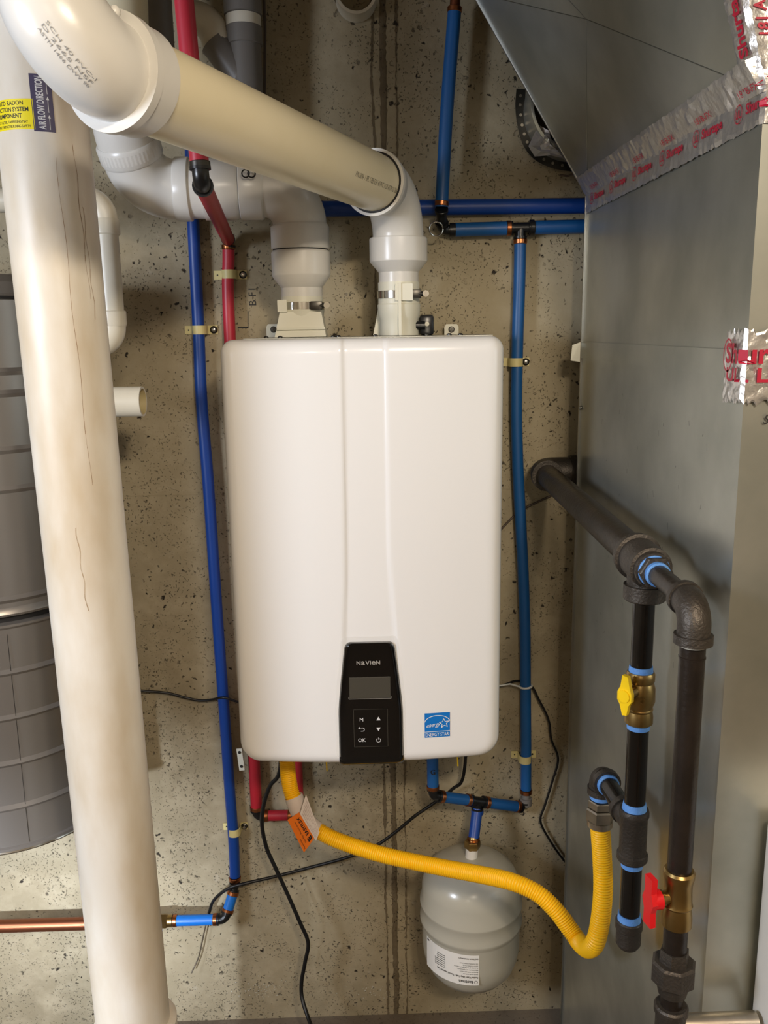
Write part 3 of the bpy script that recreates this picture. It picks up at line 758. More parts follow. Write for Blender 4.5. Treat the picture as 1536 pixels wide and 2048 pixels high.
seam = MB(); stroke(seam, [(ku, zb_ + .012), (ku, zm - .03)], .0008, kf); obj('side_seam', seam, 'dark_steel', kt, 0)

# ================================================================== COPPER AND BRASS LINE, lower left
YC = 1.665
cp = thing('copper_pipe', 'brown copper pipe low on the wall behind radon pipe', 'pipe', at(100, 1846, YC))
zc_ = at(330, 1842, YC).z; xc1 = at(320, 1842, YC).x
obj('pipe_body', rod((-1.4, YC, zc_ - .0), (xc1, YC, zc_), .0135, 28), 'copper_pipe', cp)
obj('brass_adapter', MB().join(hexnut((at(326, 1842, YC).x, YC, zc_), (1, 0, 0), .0155, .020, (0, 0, 1))).join(rod((at(330, 1842, YC).x, YC, zc_), (at(345, 1842, YC).x, YC, zc_), .0125, 20)), 'brass', cp, 30)

# ================================================================== PLASTIC WATER LINES
r34 = .0112; r1 = .0145
def crimp(parent, p, d, r=r34, m='copper'): return obj('crimp_ring', ring_at(p, d, r + .0016, .0085), m, parent)
def elb(parent, c, d1, d2, r=.0098, R=.013, arm=.016):
    """insert elbow with a collar at each mouth"""
    c = V(c); d1 = V(d1).normalized(); d2 = V(d2).normalized(); pts = arc(c, d1, d2, R, 8)
    s = [(c - d1 * arm, r + .003), (c - d1 * (arm - .004), r + .003), (c - d1 * (arm - .004), r)] + [(p, r) for p in pts] + [(c + d2 * (arm - .004), r), (c + d2 * (arm - .004), r + .003), (c + d2 * arm, r + .003)]
    return obj('elbow_fitting', MB().tube(s, 20), 'black_plastic', parent, 40)
def tee(parent, c, d, b, r=.0098, arm=.017):
    c = V(c); d = V(d).normalized(); b = V(b).normalized(); m = MB()
    m.tube([(c - d * arm, r + .003), (c - d * (arm - .004), r + .003), (c - d * (arm - .004), r), (c + d * (arm - .004), r), (c + d * (arm - .004), r + .003), (c + d * arm, r + .003)], 20)
    m.tube([(c, r * .98), (c + b * (arm - .004), r * .98), (c + b * (arm - .004), r + .003), (c + b * arm, r + .003)], 20)
    return obj('tee_fitting', m, 'black_plastic', parent, 40)
def run(parent, pts, m, r=r34, label=None, per=8): return obj('tube', MB().tube([(p, r) for p in (spline(pts, per) if len(pts) > 2 else [V(p) for p in pts])], 24), m, parent, 40, label=label)
YP = 1.69
# blue line down the left of the heater
bl_ = thing('blue_water_pipe', 'long blue plastic water pipe running down left of heater', 'water pipe', at(467, 1765, YP))
P_ = [at(x, y, YP) for x, y in ((386, 440), (397, 660), (403, 800), (416, 960), (427, 1120), (438, 1280), (449, 1430), (458, 1560), (467, 1680), (470, 1752))]
run(bl_, P_, 'blue_pex'); crimp(bl_, at(385, 434, YP), (0, 0, 1)); 
elb(bl_, at(385, 412, YP), (0, 0, 1), (-.25, -.05, 1), arm=.019)
run(bl_, [at(384, 400, YP), at(382, 300, YP)], 'blue_pex')
E1 = at(470, 1773, YP); E2 = at(450, 1840, 1.665); crimp(bl_, at(470, 1757, YP), (0, 0, 1)); dd = (E2 - E1).normalized()
o = elb(bl_, E1, (0, 0, -1), dd, r=.0085, R=.008, arm=.011)
run(bl_, [E1 + dd * .010, E2 - dd * .016], 'sky_blue_pex', label='short slanting blue tube'); crimp(bl_, E1 + dd * .014, dd); crimp(bl_, E2 - dd * .019, dd)
hx = V((-1, 0, 0)); E2.z = zc_; elb(bl_, E2, dd, hx)
crimp(bl_, E2 + hx * .021, hx); run(bl_, [E2 + hx * .016, V((at(350, 1841, YC).x, YC, zc_))], 'sky_blue_pex', label='short level blue tube'); crimp(bl_, (at(350, 1841, YC).x, YC, zc_), hx)
# red feed coming down from above
YR = 1.20
rd_ = thing('red_water_pipe', 'red plastic hot water pipe dropping from above into heater', 'water pipe', at(457, 672, YP))
pt = at(368, 0, YR); pb = at(399, 328, YR); ext = pt + (pt - pb) * .6
run(rd_, [ext, pb], 'bright_red_pex', r=.0122)
dv = (pb - pt).normalized()
obj('crimp_ring', ring_at(at(400, 331, YR), dv, .0135, .010), 'dark_steel', rd_)
F1 = at(403, 366, YR); F2 = V((at(457, 480, 1.69).x, 1.69, at(457, 480, 1.69).z)); df = (F2 - F1).normalized()
elb(rd_, F1, dv, df, r=.0110, arm=.020); crimp(rd_, F1 + df * .022, df, m='print_red')
run(rd_, [F1 + df * .018, F2 - df * .012], 'red_pex', r=.0118)
elb(rd_, F2, df, (0, 0, -1), arm=.014); crimp(rd_, at(457, 494, 1.69), (0, 0, 1))
Gq = at(513, 1632, 1.69); run(rd_, [at(457, 500, 1.69), at(460, 680, 1.69), V((Gq.x, 1.69, HZ0 + .003))], 'bright_red_pex')
# red below heater
rb = thing('red_water_pipe', 'short red plastic pipe turning under the heater left corner', 'water pipe', at(515, 1632, 1.69))
YB = 1.69
G = at(514, 1632, YB)
run(rb, [V((G.x - .001, YB, HZ0 + .001)), V((G.x, YB, G.z + .016))], 'red_pex', r=.0122); crimp(rb, (G.x, YB, G.z + .019), (0, 0, 1), .0122)
elb(rb, G, (0, 0, -1), (1, 0, 0), r=.0108, arm=.016); crimp(rb, G + V((.020, 0, 0)), (1, 0, 0))
run(rb, [G + V((.018, 0, 0)), V((at(590, 1632, YB).x, YB, G.z))], 'red_pex'); crimp(rb, (at(580, 1632, YB).x, YB, G.z), (1, 0, 0))
G2 = V((at(598, 1632, YB).x, YB, G.z)); elb(rb, G2, (1, 0, 0), (0, 0, 1)); run(rb, [G2 + V((0, 0, .016)), V((G2.x, YB, HZ0 + .001))], 'red_pex')
# top right blue lines
bh = thing('blue_water_pipe', 'dark blue level water pipe running behind both vent elbows', 'water pipe', at(900, 414, YP))
h1 = at(560, 414, 1.6935); h2 = at(1200, 414, 1.6935); h1.z = h2.z = at(950, 414, 1.6935).z
run(bh, [h1, h2], 'blue_pex', r=.0140)
h3 = thing('blue_water_pipe', 'blue tee line dropping down the wall right of heater', 'water pipe', at(1050, 1612, YP))
T_ = at(1041, 456, YP); crp = V((1, 0, .012)).normalized()
tee(h3, T_, crp, (0, 0, -1), arm=.019)
Q0 = V((at(884, 460, YP).x, YP, T_.z - .002)); 
run(h3, [Q0 + V((.016, 0, 0)), T_ - crp * .019], 'mid_blue_pex', r=.0125); crimp(h3, T_ - crp * .022, crp, .0122)
run(h3, [T_ + crp * .019, T_ + crp * .16], 'mid_blue_pex', r=.0125)
obj('end_collar', ring_at(T_ + crp * .021, crp, .0145, .009), 'black_plastic', h3)
crimp(h3, T_ - V((0, 0, .024)), (0, 0, 1))
P_ = [T_ - V((0, 0, .022))] + [at(x, y, YP) for x, y in ((1039, 560), (1036, 650), (1034, 725), (1033, 830), (1036, 940), (1041, 1040), (1046, 1140), (1050, 1260), (1051, 1380), (1052, 1500), (1052, 1578))]
run(h3, P_, 'mid_blue_pex')
# elbow where the upper drop meets it
din = (Q0 - at(883, 416, 1.655)).normalized(); elb(h3, Q0, din, (1, 0, 0), arm=.018)
obj('black_nipple', rod(at(883, 416, 1.655), Q0 - din * .012, .0098), 'black_plastic', h3); obj('nipple_collar', ring_at(at(883, 421, 1.656), din, .0125, .006), 'black_plastic', h3)
crimp(h3, Q0 + V((.021, 0, 0)), (1, 0, 0), m='black_plastic')
ringp = at(872, 458, 1.66); obj('open_ring', MB().tube([(ringp + V((.0125 * math.cos(a), 0, .0125 * math.sin(a))), .0013) for a in [i * math.pi / 12 for i in range(25)]], 8, cap=False), 'bright_steel', h3)
cr_ = at(1052, 1583, YP); crimp(h3, cr_, (0, 0, 1))
L1 = at(1052, 1616, YP)
obj('grey_adapter', MB().tube([(at(1052, 1588, YP), .0085), (at(1052, 1596, YP), .0085), (at(1052, 1596, YP), .0125), (L1 + V((0, 0, .008)), .0125)], 20), 'grey_pvc', h3, 35)
# upper drop
ud = thing('blue_water_pipe', 'blue plastic water pipe dropping from ceiling at top right of vents', 'water pipe', at(884, 410, 1.655))
a0 = at(909, 22, 1.655); a1 = at(883, 414, 1.655); run(ud, [a0, a0.lerp(a1, .5) + V((-.002, 0, 0)), a1], 'mid_blue_pex', r=.0118)
da = (a0 - a1).normalized(); crimp(ud, a1 + da * .006, da); crimp(ud, a0 + da * .002, da); run(ud, [a0 + da * .006, a0 + da * .35], 'copper_pipe', r=.009, label='copper riser')
# below heater, right side
lr = thing('blue_water_pipe', 'short blue tee assembly under heater feeding the expansion tank', 'water pipe', at(955, 1608, 1.60))
YL = 1.60
J0 = at(866, 1591, YL); J1 = at(1050, 1615, YP); dj = (J1 - J0).normalized()
run(lr, [V((at(864, 1540, YL).x, YL, HZ0 + .001)), J0 + V((0, 0, .016))], 'mid_blue_pex', r=.0115); crimp(lr, J0 + V((0, 0, .018)), (0, 0, 1))
wm = MB(); fz = cylmap(J0, (0, 0, 1), tocam(J0), .0119); text(wm, 'G', fz, 0, .052, .010, bold=.03); obj('pen_mark', wm, 'print_black', lr, 0)
elb(lr, J0, (0, 0, -1), dj, arm=.016)
TT = J0 + (J1 - J0) * (at(955, 1603, 1.64).x - J0.x) / (J1.x - J0.x)
crimp(lr, J0 + dj * .021, dj); run(lr, [J0 + dj * .016, TT - dj * .018], 'mid_blue_pex', label='left short blue tube'); crimp(lr, TT - dj * .024, dj)
LT = J1 - J0
tee(lr, TT, dj, (0, 0, -1), arm=.018); crimp(lr, TT + dj * .024, dj)
run(lr, [TT + dj * .018, J1 - dj * .016], 'mid_blue_pex', label='right short blue tube'); crimp(lr, J1 - dj * .021, dj)
elb(lr, J1, dj, (0, 0, 1), arm=.015)
# tank
TX, TY = at(937, 1840, 1.60).x, 1.60
tn = thing('expansion_tank', 'small grey white expansion tank hanging below the blue tee', 'tank', (TX, TY, at(935, 1991, 1.52).z))
k0 = TT - V((0, 0, .018)); k1 = V((at(947, 1680, 1.61).x, 1.61, at(947, 1680, 1.61).z))
run(lr, [k0, k1], 'blue_pex', label='short vertical blue tube'); crimp(lr, k1 + V((0, 0, .002)), (0, 0, 1)); crimp(lr, k0 - V((0, 0, .006)), (0, 0, 1), m='blue_pex')
wm = MB(); fz = cylmap(k0, (0, 0, 1), tocam(k0), r34 + .0004); text(wm, 'P-1', fz, 0, -.024, .007, bold=.02); obj('pen_mark', wm, 'print_black', lr, 0)
TX = k1.x - .006; TY = 1.60
ztop = at(947, 1722, 1.585).z; TR = .1005
zs1 = at(838, 1778, TY).z; zb1 = at(838, 1797, TY).z; zb2_ = at(838, 1834, TY).z; zlo = at(838, 1905, TY).z; zbt = at(935, 1990, TY - .055).z
prof = [(0, zbt), (.03, zbt + .002), (.055, zbt + .008), (.075, zbt + .020), (.089, zbt + .038), (.097, zbt + .060), (TR, zbt + .085)]
prof += [(TR, zb2_ - .012), (TR + .001, zb2_ - .007), (TR + .0045, zb2_), (TR + .0045, zb2_ + .004), (TR + .002, zb2_ + .010), (TR + .002, zb1 - .012), (TR + .0045, zb1 - .006), (TR + .0045, zb1 - .002), (TR, zb1 + .006)]
prof += [(TR, zs1 + .01), (TR - .004, zs1 + .026), (.088, zs1 + .043), (.070, zs1 + .057), (.045, zs1 + .066), (.022, zs1 + .070), (.0, zs1 + .071)]
obj('tank_body', lathe_z(prof, (TX, TY, 0), segs=72), 'tank_paint', tn, 50)
zt3 = zs1 + .069; zk = k1.z
obj('brass_nut', hexnut((TX + .003, TY + .004, (zk + zt3 + .018) / 2 + .002), (0, 0, 1), .0165, max(.012, (zk - zt3 - .016))).join(rod((TX + .003, TY + .004, zk - .006), (TX + .006, TY + .01, zk + .004), .0105)), 'brass', tn, 30)
obj('neck', rod((TX, TY, zt3 - .004), (TX + .002, TY + .003, zt3 + .020), .0125), 'sticker_white', tn)
# label, printed upside down
g_ = cylmap((TX, TY, 0), (0, 0, 1), (-TX, -TY, 0), TR + .0005)
lt = at(956, 1911, TY - TR).z; lb = at(953, 1971, TY - TR).z
u0, u1 = -.108, .017
tl = obj('tank_label', patch(g_, u0, lb, u1, lt, 16, 3), 'sticker_white', tn, 40, label='white printed label, upside down')
g2 = cylmap((TX, TY, 0), (0, 0, 1), (-TX, -TY, 0), TR + .0009); LW = u1 - u0; LH = lt - lb
uf = lambda u, v: g2(u1 - u, lt - v)                  # turned by half a turn
tm = MB(); text(tm, 'Eastman', uf, .012, LH * .84, LH * .10, align='l', width=.028, bold=.02)
stroke(tm, [(.006 + .0032 * math.cos(a), LH * .885 + .0032 * math.sin(a)) for a in [i * math.pi / 6 for i in range(13)]], .0008, uf)
text(tm, 'Potable Water Safety Tank / Thermal Expansion Tank', uf, .002, LH * .70, LH * .065, align='l', width=.088, bold=.01)
for i, s_ in enumerate(('Model for use with potable water', 'Maximum working pressure', 'Maximum temperature', 'Factory precharge pressure', 'Install on the cold water line only', 'See installation instructions')):
    text(tm, s_, uf, .002, LH * (.61 - i * .07), LH * .038, align='l', width=.030 + .006 * ((i * 5) % 4), bold=.0)
text(tm, 'EASTMAN WARRANTY', uf, .002, LH * .10, LH * .04, align='l', width=.04)
obj('label_heading', tm, 'print_black', tl, 0); tm = MB()
for i in range(7): text(tm, 'Certified to NSF 61' if i % 2 else 'Lead free product', uf, .070, LH * (.60 - i * .065), LH * .035, align='l', width=.026 if i < 4 else .02)
poly2(tm, [(LW - .010, LH * .05), (LW - .003, LH * .05), (LW - .003, LH * .10), (LW - .010, LH * .10)], uf)
obj('label_lettering', tm, 'print_black', tl, 0)

# pipe clips: strap, screw
def clip(px, py, r, hw, label, screw='dark', both=False, yp=YP, flip=False, low=0.0, h=.016):
    c = at(px, py, yp - r); c = V((c.x, YW, c.z)); root = thing('pipe_clip', label, 'pipe clip', c, 'cream pipe clips on the wall'); m = MB(); t = .0016
    cyp = yp; prof_o = []; prof_i = []
    R_ = r + t + .0003
    for i in range(13):
        a = math.pi + math.pi * i / 12; prof_o.append((R_ * math.cos(a), cyp + R_ * math.sin(a))); prof_i.append(((R_ - t) * math.cos(a), cyp + (R_ - t) * math.sin(a)))
    yw = YW - .0004
    out = [(-hw, yw - t), (-R_, yw - t)] + prof_o + [(R_, yw - t), (hw, yw - t)]
    inn = [(-hw, yw), (-R_ + t, yw)] + prof_i + [(R_ - t, yw), (hw, yw)]
    n = len(out); vs_ = []
    for z in (c.z - h / 2, c.z + h / 2):
        vs_ += [(c.x + x, y, z) for x, y in out] + [(c.x + x, y, z) for x, y in inn]
    fs = []
    for i in range(n - 1): fs += [(i, i + 1, 2 * n + i + 1, 2 * n + i), (n + i, 3 * n + i, 3 * n + i + 1, n + i + 1), (i, n + i, n + i + 1, i + 1), (2 * n + i, 2 * n + i + 1, 3 * n + i + 1, 3 * n + i)]
    fs += [(0, 2 * n, 3 * n, n), (n - 1, 2 * n - 1, 4 * n - 1, 3 * n - 1)]
    obj('strap', m.add(vs_, fs), 'strap_cream', root, 30)
    sx_ = c.x + hw - .007
    if screw == 'dark':
        s = obj('screw', MB().lathe([(.0072, 0), (.0072, .0015), (.005, .003), (.0045, .0045)], (sx_, yw - t, c.z), (0, -1, 0), 18), 'dark_steel', root)
        obj('screw_centre', MB().lathe([(.0032, 0), (.0032, .003), (.001, .0035)], (sx_, yw - t - .004, c.z), (0, -1, 0), 12), 'bright_steel', s)
    else: obj('screw', MB().lathe([(.0022, 0), (.002, .0006)], (sx_, yw - t, c.z), (0, -1, 0), 12), 'dark_steel', root)
    obj('nail_hole', MB().lathe([(.0016, 0), (.0015, .0003)], (c.x - hw + .007, yw - t, c.z), (0, -1, 0), 10), 'print_black', root)
clip(456, 548, r34, .031, 'cream clip holding the red pipe above heater')
clip(397, 660, r34, .031, 'cream clip on the blue pipe left of heater top')
clip(1034, 725, r34, .029, 'cream clip on the blue pipe at heater upper right corner')
clip(1052, 1522, r34, .026, 'cream clip on the blue pipe right of heater bottom', screw='small')
clip(467, 1668, r34, .026, 'cream clip on the blue pipe below heater left corner')

# ================================================================== GAS LINE
XG = .349; 
def gx(px, py): return atX(px, py, XG)
gl = thing('gas_pipe', 'black iron gas pipe assembly with valves in front of sheet metal duct', 'gas pipe', gx(1290, 1890))
W0 = V((XG, 1.672, at(1088, 945, 1.66).z)); TG = gx(1292, 1128); TG = V((XG, TG.y, TG.z)); YT = TG.y
dz = V((0, 0, 1)); back = (W0 - TG).normalized()
def bead_tube(parent, name, pts, m='iron', segs=32, label=None): return obj(name, MB().tube(pts, segs), m, parent, 40, label=label)
ix = V((1, 0, 0))
bead_tube(gl, 'wall_elbow', [(W0 + ix * .065, .031), (W0 + ix * .052, .031), (W0 + ix * .052, .027)] + [(p, .027) for p in arc(W0, -ix, -back, .022, 10)] + [(W0 - back * .034, .027), (W0 - back * .034, .0295), (W0 - back * .046, .0295)])
obj('side_pipe', rod(W0 + ix * .05, W0 + ix * .30, .0215), 'black_pipe', gl)
obj('main_pipe', rod(W0 - back * .04, TG + back * .036, .0215, 32), 'brown_pipe', gl, label='long brown black pipe coming from the wall')
# big tee
m = MB().tube([(TG + back * .040, .030), (TG + back * .030, .0305), (TG + back * .029, .0262), (TG - back * .020, .0262), (TG - back * .021, .0225), (TG - back * .030, .0225)], 36)
m.tube([(TG, .0225), (TG - dz * .026, .0225), (TG - dz * .026, .0262), (TG - dz * .044, .0262), (TG - dz * .046, .024)], 36)
obj('tee', m, 'iron', gl, 40)
fw = -back
obj('bushing', hexnut(TG + fw * .036, fw, .0205, .010), 'iron', gl, 20)
obj('sealant_ring', ring_at(TG + fw * .0305, fw, .0195, .005), 'blue_sealant', gl); obj('sealant_ring', ring_at(TG + fw * .044, fw, .0150, .008), 'blue_sealant', gl)
# nipple to second elbow
E3x = gx(1392, 1185); E3 = V((XG, E3x.y, TG.z - .003)); 
obj('nipple', rod(TG + fw * .04, E3 - fw * .03, .0125), 'brown_pipe', gl)
bead_tube(gl, 'elbow', [(E3 - fw * .034, .0195), (E3 - fw * .026, .0195), (E3 - fw * .026, .0175)] + [(p, .0175) for p in arc(E3, fw, -dz, .022, 12)] + [(E3 - dz * .030, .0175), (E3 - dz * .030, .0205), (E3 - dz * .040, .0205), (E3 - dz * .041, .0180)])
def seg(parent, name, x, y, pa, pb_, prof, m, label=None, segs=32):
    za, zb__ = vat(pa, x, y), vat(pb_, x, y); pts = [(V((x, y, za + (zb__ - za) * t)), r) for t, r in prof]; return obj(name, MB().tube(pts, segs), m, parent, 30, label=label)
# drop under the big tee (near line one)
gx1, gy1 = TG.x, TG.y; rP = .0136
seg(gl, 'pipe', gx1, gy1, 1205, 1335, [(0, rP), (1, rP)], 'black_pipe')
seg(gl, 'sealant_ring', gx1, gy1, 1331, 1345, [(0, .0145), (1, .0155)], 'blue_sealant')
gv = seg(gl, 'gas_valve', gx1, gy1, 1342, 1446, [(0, .0165), (.04, .018), (.16, .018), (.2, .0165), (.3, .019), (.55, .0195), (.68, .0165), (.70, .0175), (.72, .0175), (.74, .0165), (.84, .018), (.97, .018), (1, .016)], 'brass', label='brass gas valve')
seg(gl, 'sealant_ring', gx1, gy1, 1444, 1456, [(0, .0152), (1, .0145)], 'blue_sealant')
zv = vat(1376, gx1, gy1); sd = V((-.75, -.66, 0)).normalized()
vc = V((gx1, gy1, zv)); obj('valve_stem', rod(vc, vc + sd * .030, .0085), 'brass', gv)
hc = vc + sd * .031; per_ = sd.cross(dz).normalized()
hp = [(-.004, .026), (.004, .027), (.006, .012), (.010, .004), (.010, -.006), (.006, -.012), (.002, -.026), (-.004, -.025), (-.006, -.012), (-.010, -.006), (-.010, .004), (-.007, .012)]
obj('handle', MB().prism([hc + per_ * a + dz * b for a, b in hp], sd, .006).join(MB().tube([(hc - sd * .002, .009), (hc + sd * .008, .008)], 16)), 'yellow_plastic', gv, 20, label='yellow lever handle')
text_m = MB(); fb = cylmap((gx1, gy1, 0), dz, tocam(vc), .0201); text(text_m, 'SG', fb, -.001, vat(1392, gx1, gy1), .008, bold=.0, rot=-.5); obj('cast_mark', text_m, 'brass', gv, 0)
seg(gl, 'pipe', gx1, gy1, 1453, 1610, [(0, rP), (1, rP)], 'black_pipe')
seg(gl, 'sealant_ring', gx1, gy1, 1604, 1622, [(0, .0145), (1, .0165)], 'blue_sealant')
zT2 = vat(1662, gx1, gy1)
seg(gl, 'tee', gx1, gy1, 1617, 1720, [(0, .0185), (.05, .0195), (.12, .0195), (.16, .0178), (.84, .0178), (.86, .0202), (.96, .0202), (1, .018)], 'iron')
seg(gl, 'sealant_ring', gx1, gy1, 1716, 1732, [(0, .0150), (1, .0142)], 'blue_sealant')
seg(gl, 'pipe', gx1, gy1, 1726, 1832, [(0, rP), (1, rP)], 'black_pipe')
seg(gl, 'sealant_ring', gx1, gy1, 1826, 1842, [(0, .0148), (1, .0160)], 'blue_sealant')
seg(gl, 'end_cap', gx1, gy1, 1838, 1892, [(0, .0165), (.04, .0182), (.30, .0182), (.34, .0168), (.85, .0168), (1, .013)], 'iron')
# branch to the hose elbow
zE = vat(1640, gx1, gy1)
HE = atZ(1203, 1549, zT2 + .010); B1 = V((gx1, gy1, zT2 + .008)); db = (HE - B1).normalized()
obj('tee_branch', MB().tube([(B1, .0165), (B1 + db * .034, .0165), (B1 + db * .034, .019), (B1 + db * .044, .019)], 28), 'iron', gl, 40)
obj('branch_pipe', rod(B1 + db * .03, HE - db * .026, rP), 'black_pipe', gl)
obj('sealant_ring', ring_at(HE - db * .030, db, .0158, .008), 'blue_sealant', gl)
bead_tube(gl, 'elbow', [(HE - db * .028, .0200), (HE - db * .018, .0200), (HE - db * .018, .0178)] + [(p, .0178) for p in arc(HE, db, -dz, .018, 10)] + [(HE - dz * .020, .0178), (HE - dz * .020, .0198), (HE - dz * .030, .0198)])
obj('sealant_ring', ring_at(HE - dz * .034, dz, .0160, .009), 'blue_sealant', gl)
# second drop with red handled valve and union
gx2, gy2 = E3.x, E3.y; r2_ = .0136
seg(gl, 'sealant_ring', gx2, gy2, 1276, 1292, [(0, .0150), (1, .0140)], 'white_sealant')
seg(gl, 'pipe', gx2, gy2, 1282, 1745, [(0, r2_), (.060, r2_), (.061, .0142), (.068, .0142), (.069, r2_), (1, r2_)], 'brown_pipe')
rvv = seg(gl, 'gas_valve', gx2, gy2, 1738, 1850, [(0, .0155), (.04, .0175), (.12, .0175), (.2, .0160), (.3, .0155), (.55, .016), (.60, .0172), (.64, .0155), (.82, .0172), (.97, .0172), (1, .0150)], 'brass', label='brass gas valve')
seg(gl, 'pipe', gx2, gy2, 1846, 1905, [(0, r2_), (1, r2_)], 'brown_pipe')
za_, zb3 = vat(1898, gx2, gy2), vat(1985, gx2, gy2); hh_ = za_ - zb3
un = MB().tube([(V((gx2, gy2, za_)), .0165), (V((gx2, gy2, za_ - hh_ * .28)), .0175)], 6)
un.tube([(V((gx2, gy2, za_ - hh_ * .26)), .0225), (V((gx2, gy2, za_ - hh_ * .30)), .0255), (V((gx2, gy2, za_ - hh_ * .68)), .0255), (V((gx2, gy2, za_ - hh_ * .74)), .0225)], 8)
un.tube([(V((gx2, gy2, za_ - hh_ * .72)), .0195), (V((gx2, gy2, zb3)), .0160)], 24); obj('union', un, 'iron', gl, 20)
seg(gl, 'nipple', gx2, gy2, 1980, 2015, [(0, r2_ - .001), (1, r2_ - .001)], 'brown_pipe')
zn = vat(2050, gx2, gy2)
seg(gl, 'lower_tee', gx2, gy2, 2008, 2120, [(0, .0175), (.03, .0195), (.12, .0195), (.18, .0175), (1, .0175)], 'iron')
obj('outlet_pipe', rod((gx2, gy2, zn), (at(1512, 2040, gy2).x, gy2, zn), .0125), 'nickel', gl)
zr_ = vat(1790, gx2, gy2); sd2 = V((-1, -.25, 0)).normalized(); vc2 = V((gx2, gy2, zr_))
obj('valve_stem', MB().tube([(vc2, .008), (vc2 + sd2 * .020, .008), (vc2 + sd2 * .020, .0095), (vc2 + sd2 * .026, .0095)], 18), 'brass', rvv)
hc2 = vc2 + sd2 * .024; pr2 = sd2.cross(dz).normalized()
rh = MB().tube([(hc2, .0115), (hc2 + sd2 * .010, .0105), (hc2 + sd2 * .012, .0085)], 20)
rh.prism([hc2 + sd2 * .008 + pr2 * a + dz * b for a, b in ((-.0075, .030), (.0075, .030), (.0065, .012), (.011, .0), (.0065, -.012), (.0075, -.030), (-.0075, -.030), (-.0065, -.012), (-.011, 0), (-.0065, .012))], sd2, .007)
obj('handle', rh, 'red_plastic', rvv, 20, label='red butterfly handle')

# ================================================================== YELLOW HOSE
hs_ = thing('gas_hose', 'yellow corrugated gas hose looping from heater to gas pipe', 'hose', (.1, 1.4, .45))
N0 = HE - dz * .040
nz = vat(1650, HE.x, HE.y)
L_ = N0.z - nz
obj('upper_nut', hexnut(N0 - dz * L_ * .16, dz, .0180, L_ * .3), 'nickel', hs_, 20)
obj('lower_nut', hexnut(N0 - dz * L_ * .56, dz, .0205, L_ * .48).join(rod(N0 - dz * L_ * .78, N0 - dz * L_ * 1.0, .0190, 24)), 'nickel', hs_, 20)
endp = V((HE.x, HE.y, nz + .004)); Yh = HE.y
hp_ = [V((at(574, 1515, 1.50).x, 1.50, HZ0 + .001)), at(577, 1556, 1.50), at(590, 1603, 1.49), at(614, 1642, 1.48), at(648, 1668, 1.47), at(695, 1688, 1.46), at(760, 1708, 1.44), at(830, 1724, 1.42), at(900, 1738, 1.39), at(965, 1750, 1.35), at(1025, 1764, 1.31), at(1075, 1787, 1.29), at(1112, 1821, 1.275), at(1142, 1861, 1.26), at(1160, 1886, 1.24), at(1176, 1897, 1.205), at(1190, 1885, Yh - .01), at(1200, 1845, Yh - .012), at(1206, 1780, Yh - .008), at(1204, 1710, Yh), endp]
path = resample(spline(hp_, 24), .00068)
hm = MB().tube([(p, (.0131, .0140, .0146, .0148, .0146, .0140)[i % 6]) for i, p in enumerate(path)], 20)
obj('hose_body', hm, 'yellow_hose', hs_, 60)
# printed sleeve and orange tag
tg = thing('hose_tag', 'orange and white folded tag wrapped round the yellow hose', 'tag', at(605, 1650, 1.47))
s0 = at(590, 1600, 1.488); s1 = at(634, 1664, 1.473)
ds = (s1 - s0).normalized(); sl_path = spline([at(587, 1592, 1.491), at(598, 1620, 1.485), at(614, 1645, 1.480), at(634, 1662, 1.474)], 6)
sleeve = MB().tube([(p, .0172) for p in sl_path], 24, cap=False); sl = obj('sleeve', sleeve, 'tag_plastic', tg, 60, label='pale printed plastic sleeve')
sf = [at(x, y, 1.452) for x, y in ((597, 1620), (611, 1586), (640, 1665), (632, 1682))]
q = [at(x, y, yy) for x, y, yy in ((600, 1628, 1.452), (612, 1589, 1.470), (639, 1664, 1.455), (632, 1682, 1.450))]
nrm_ = (q[1] - q[0]).cross(q[2] - q[0]).normalized()
ff_ = obj('folded_flap', MB().prism(q, nrm_, .0006), 'tag_plastic', tg, 0)
def quadmap(a, b, c, d, off):   # a bottom-left, b bottom-right, c top-right, d top-left in reading order
    n = (b - a).cross(d - a).normalized()
    if n.dot(tocam(a)) < 0: n = -n
    return lambda u, v: (a.lerp(b, u)).lerp(d.lerp(c, u), v) + n * off
of = [at(x, y, 1.452) for x, y in ((575, 1640), (598, 1625), (630, 1675), (608, 1705))]
on = (of[1] - of[0]).cross(of[2] - of[0]).normalized()
ot = obj('orange_flap', MB().prism(of, on, .0008), 'orange_tag', tg, 0, label='orange printed flap')
# reading direction runs from the lower right corner up to the upper left
qm = quadmap(of[2], of[1], of[0], of[3], .0014)
L1_ = (of[1] - of[2]).length; L2_ = (of[3] - of[2]).length
tt = MB(); fq = lambda u, v: qm(u / L1_, v / L2_)
text(tt, 'EASYFLEX', fq, L1_ * .58, L2_ * .16, .0075, width=L1_ * .62, bold=.03)
text(tt, 'E', fq, L1_ * .14, L2_ * .14, .010, bold=.05)
text(tt, 'Gas Pipe Manufacturer', fq, L1_ * .5, L2_ * .55, .0035, width=L1_ * .7, bold=.0); text(tt, 'Flexible Pipe', fq, L1_ * .2, L2_ * .78, .003, width=L1_ * .3, bold=.0)
obj('flap_lettering', tt, 'print_black', ot, 0)
fqm = quadmap(q[0], q[3], q[2], q[1], .0012); tt = MB()
La = (q[3] - q[0]).length; Lb = (q[1] - q[0]).length
for i in range(6): text(tt, 'WARNING read all instructions before use of gas connector', lambda u, v: fqm(u / La, v / Lb), La * .5, Lb * (.1 + .14 * i), .0022, width=La * .86, bold=0)
obj('flap_lettering', tt, 'print_brown', ff_, 0)

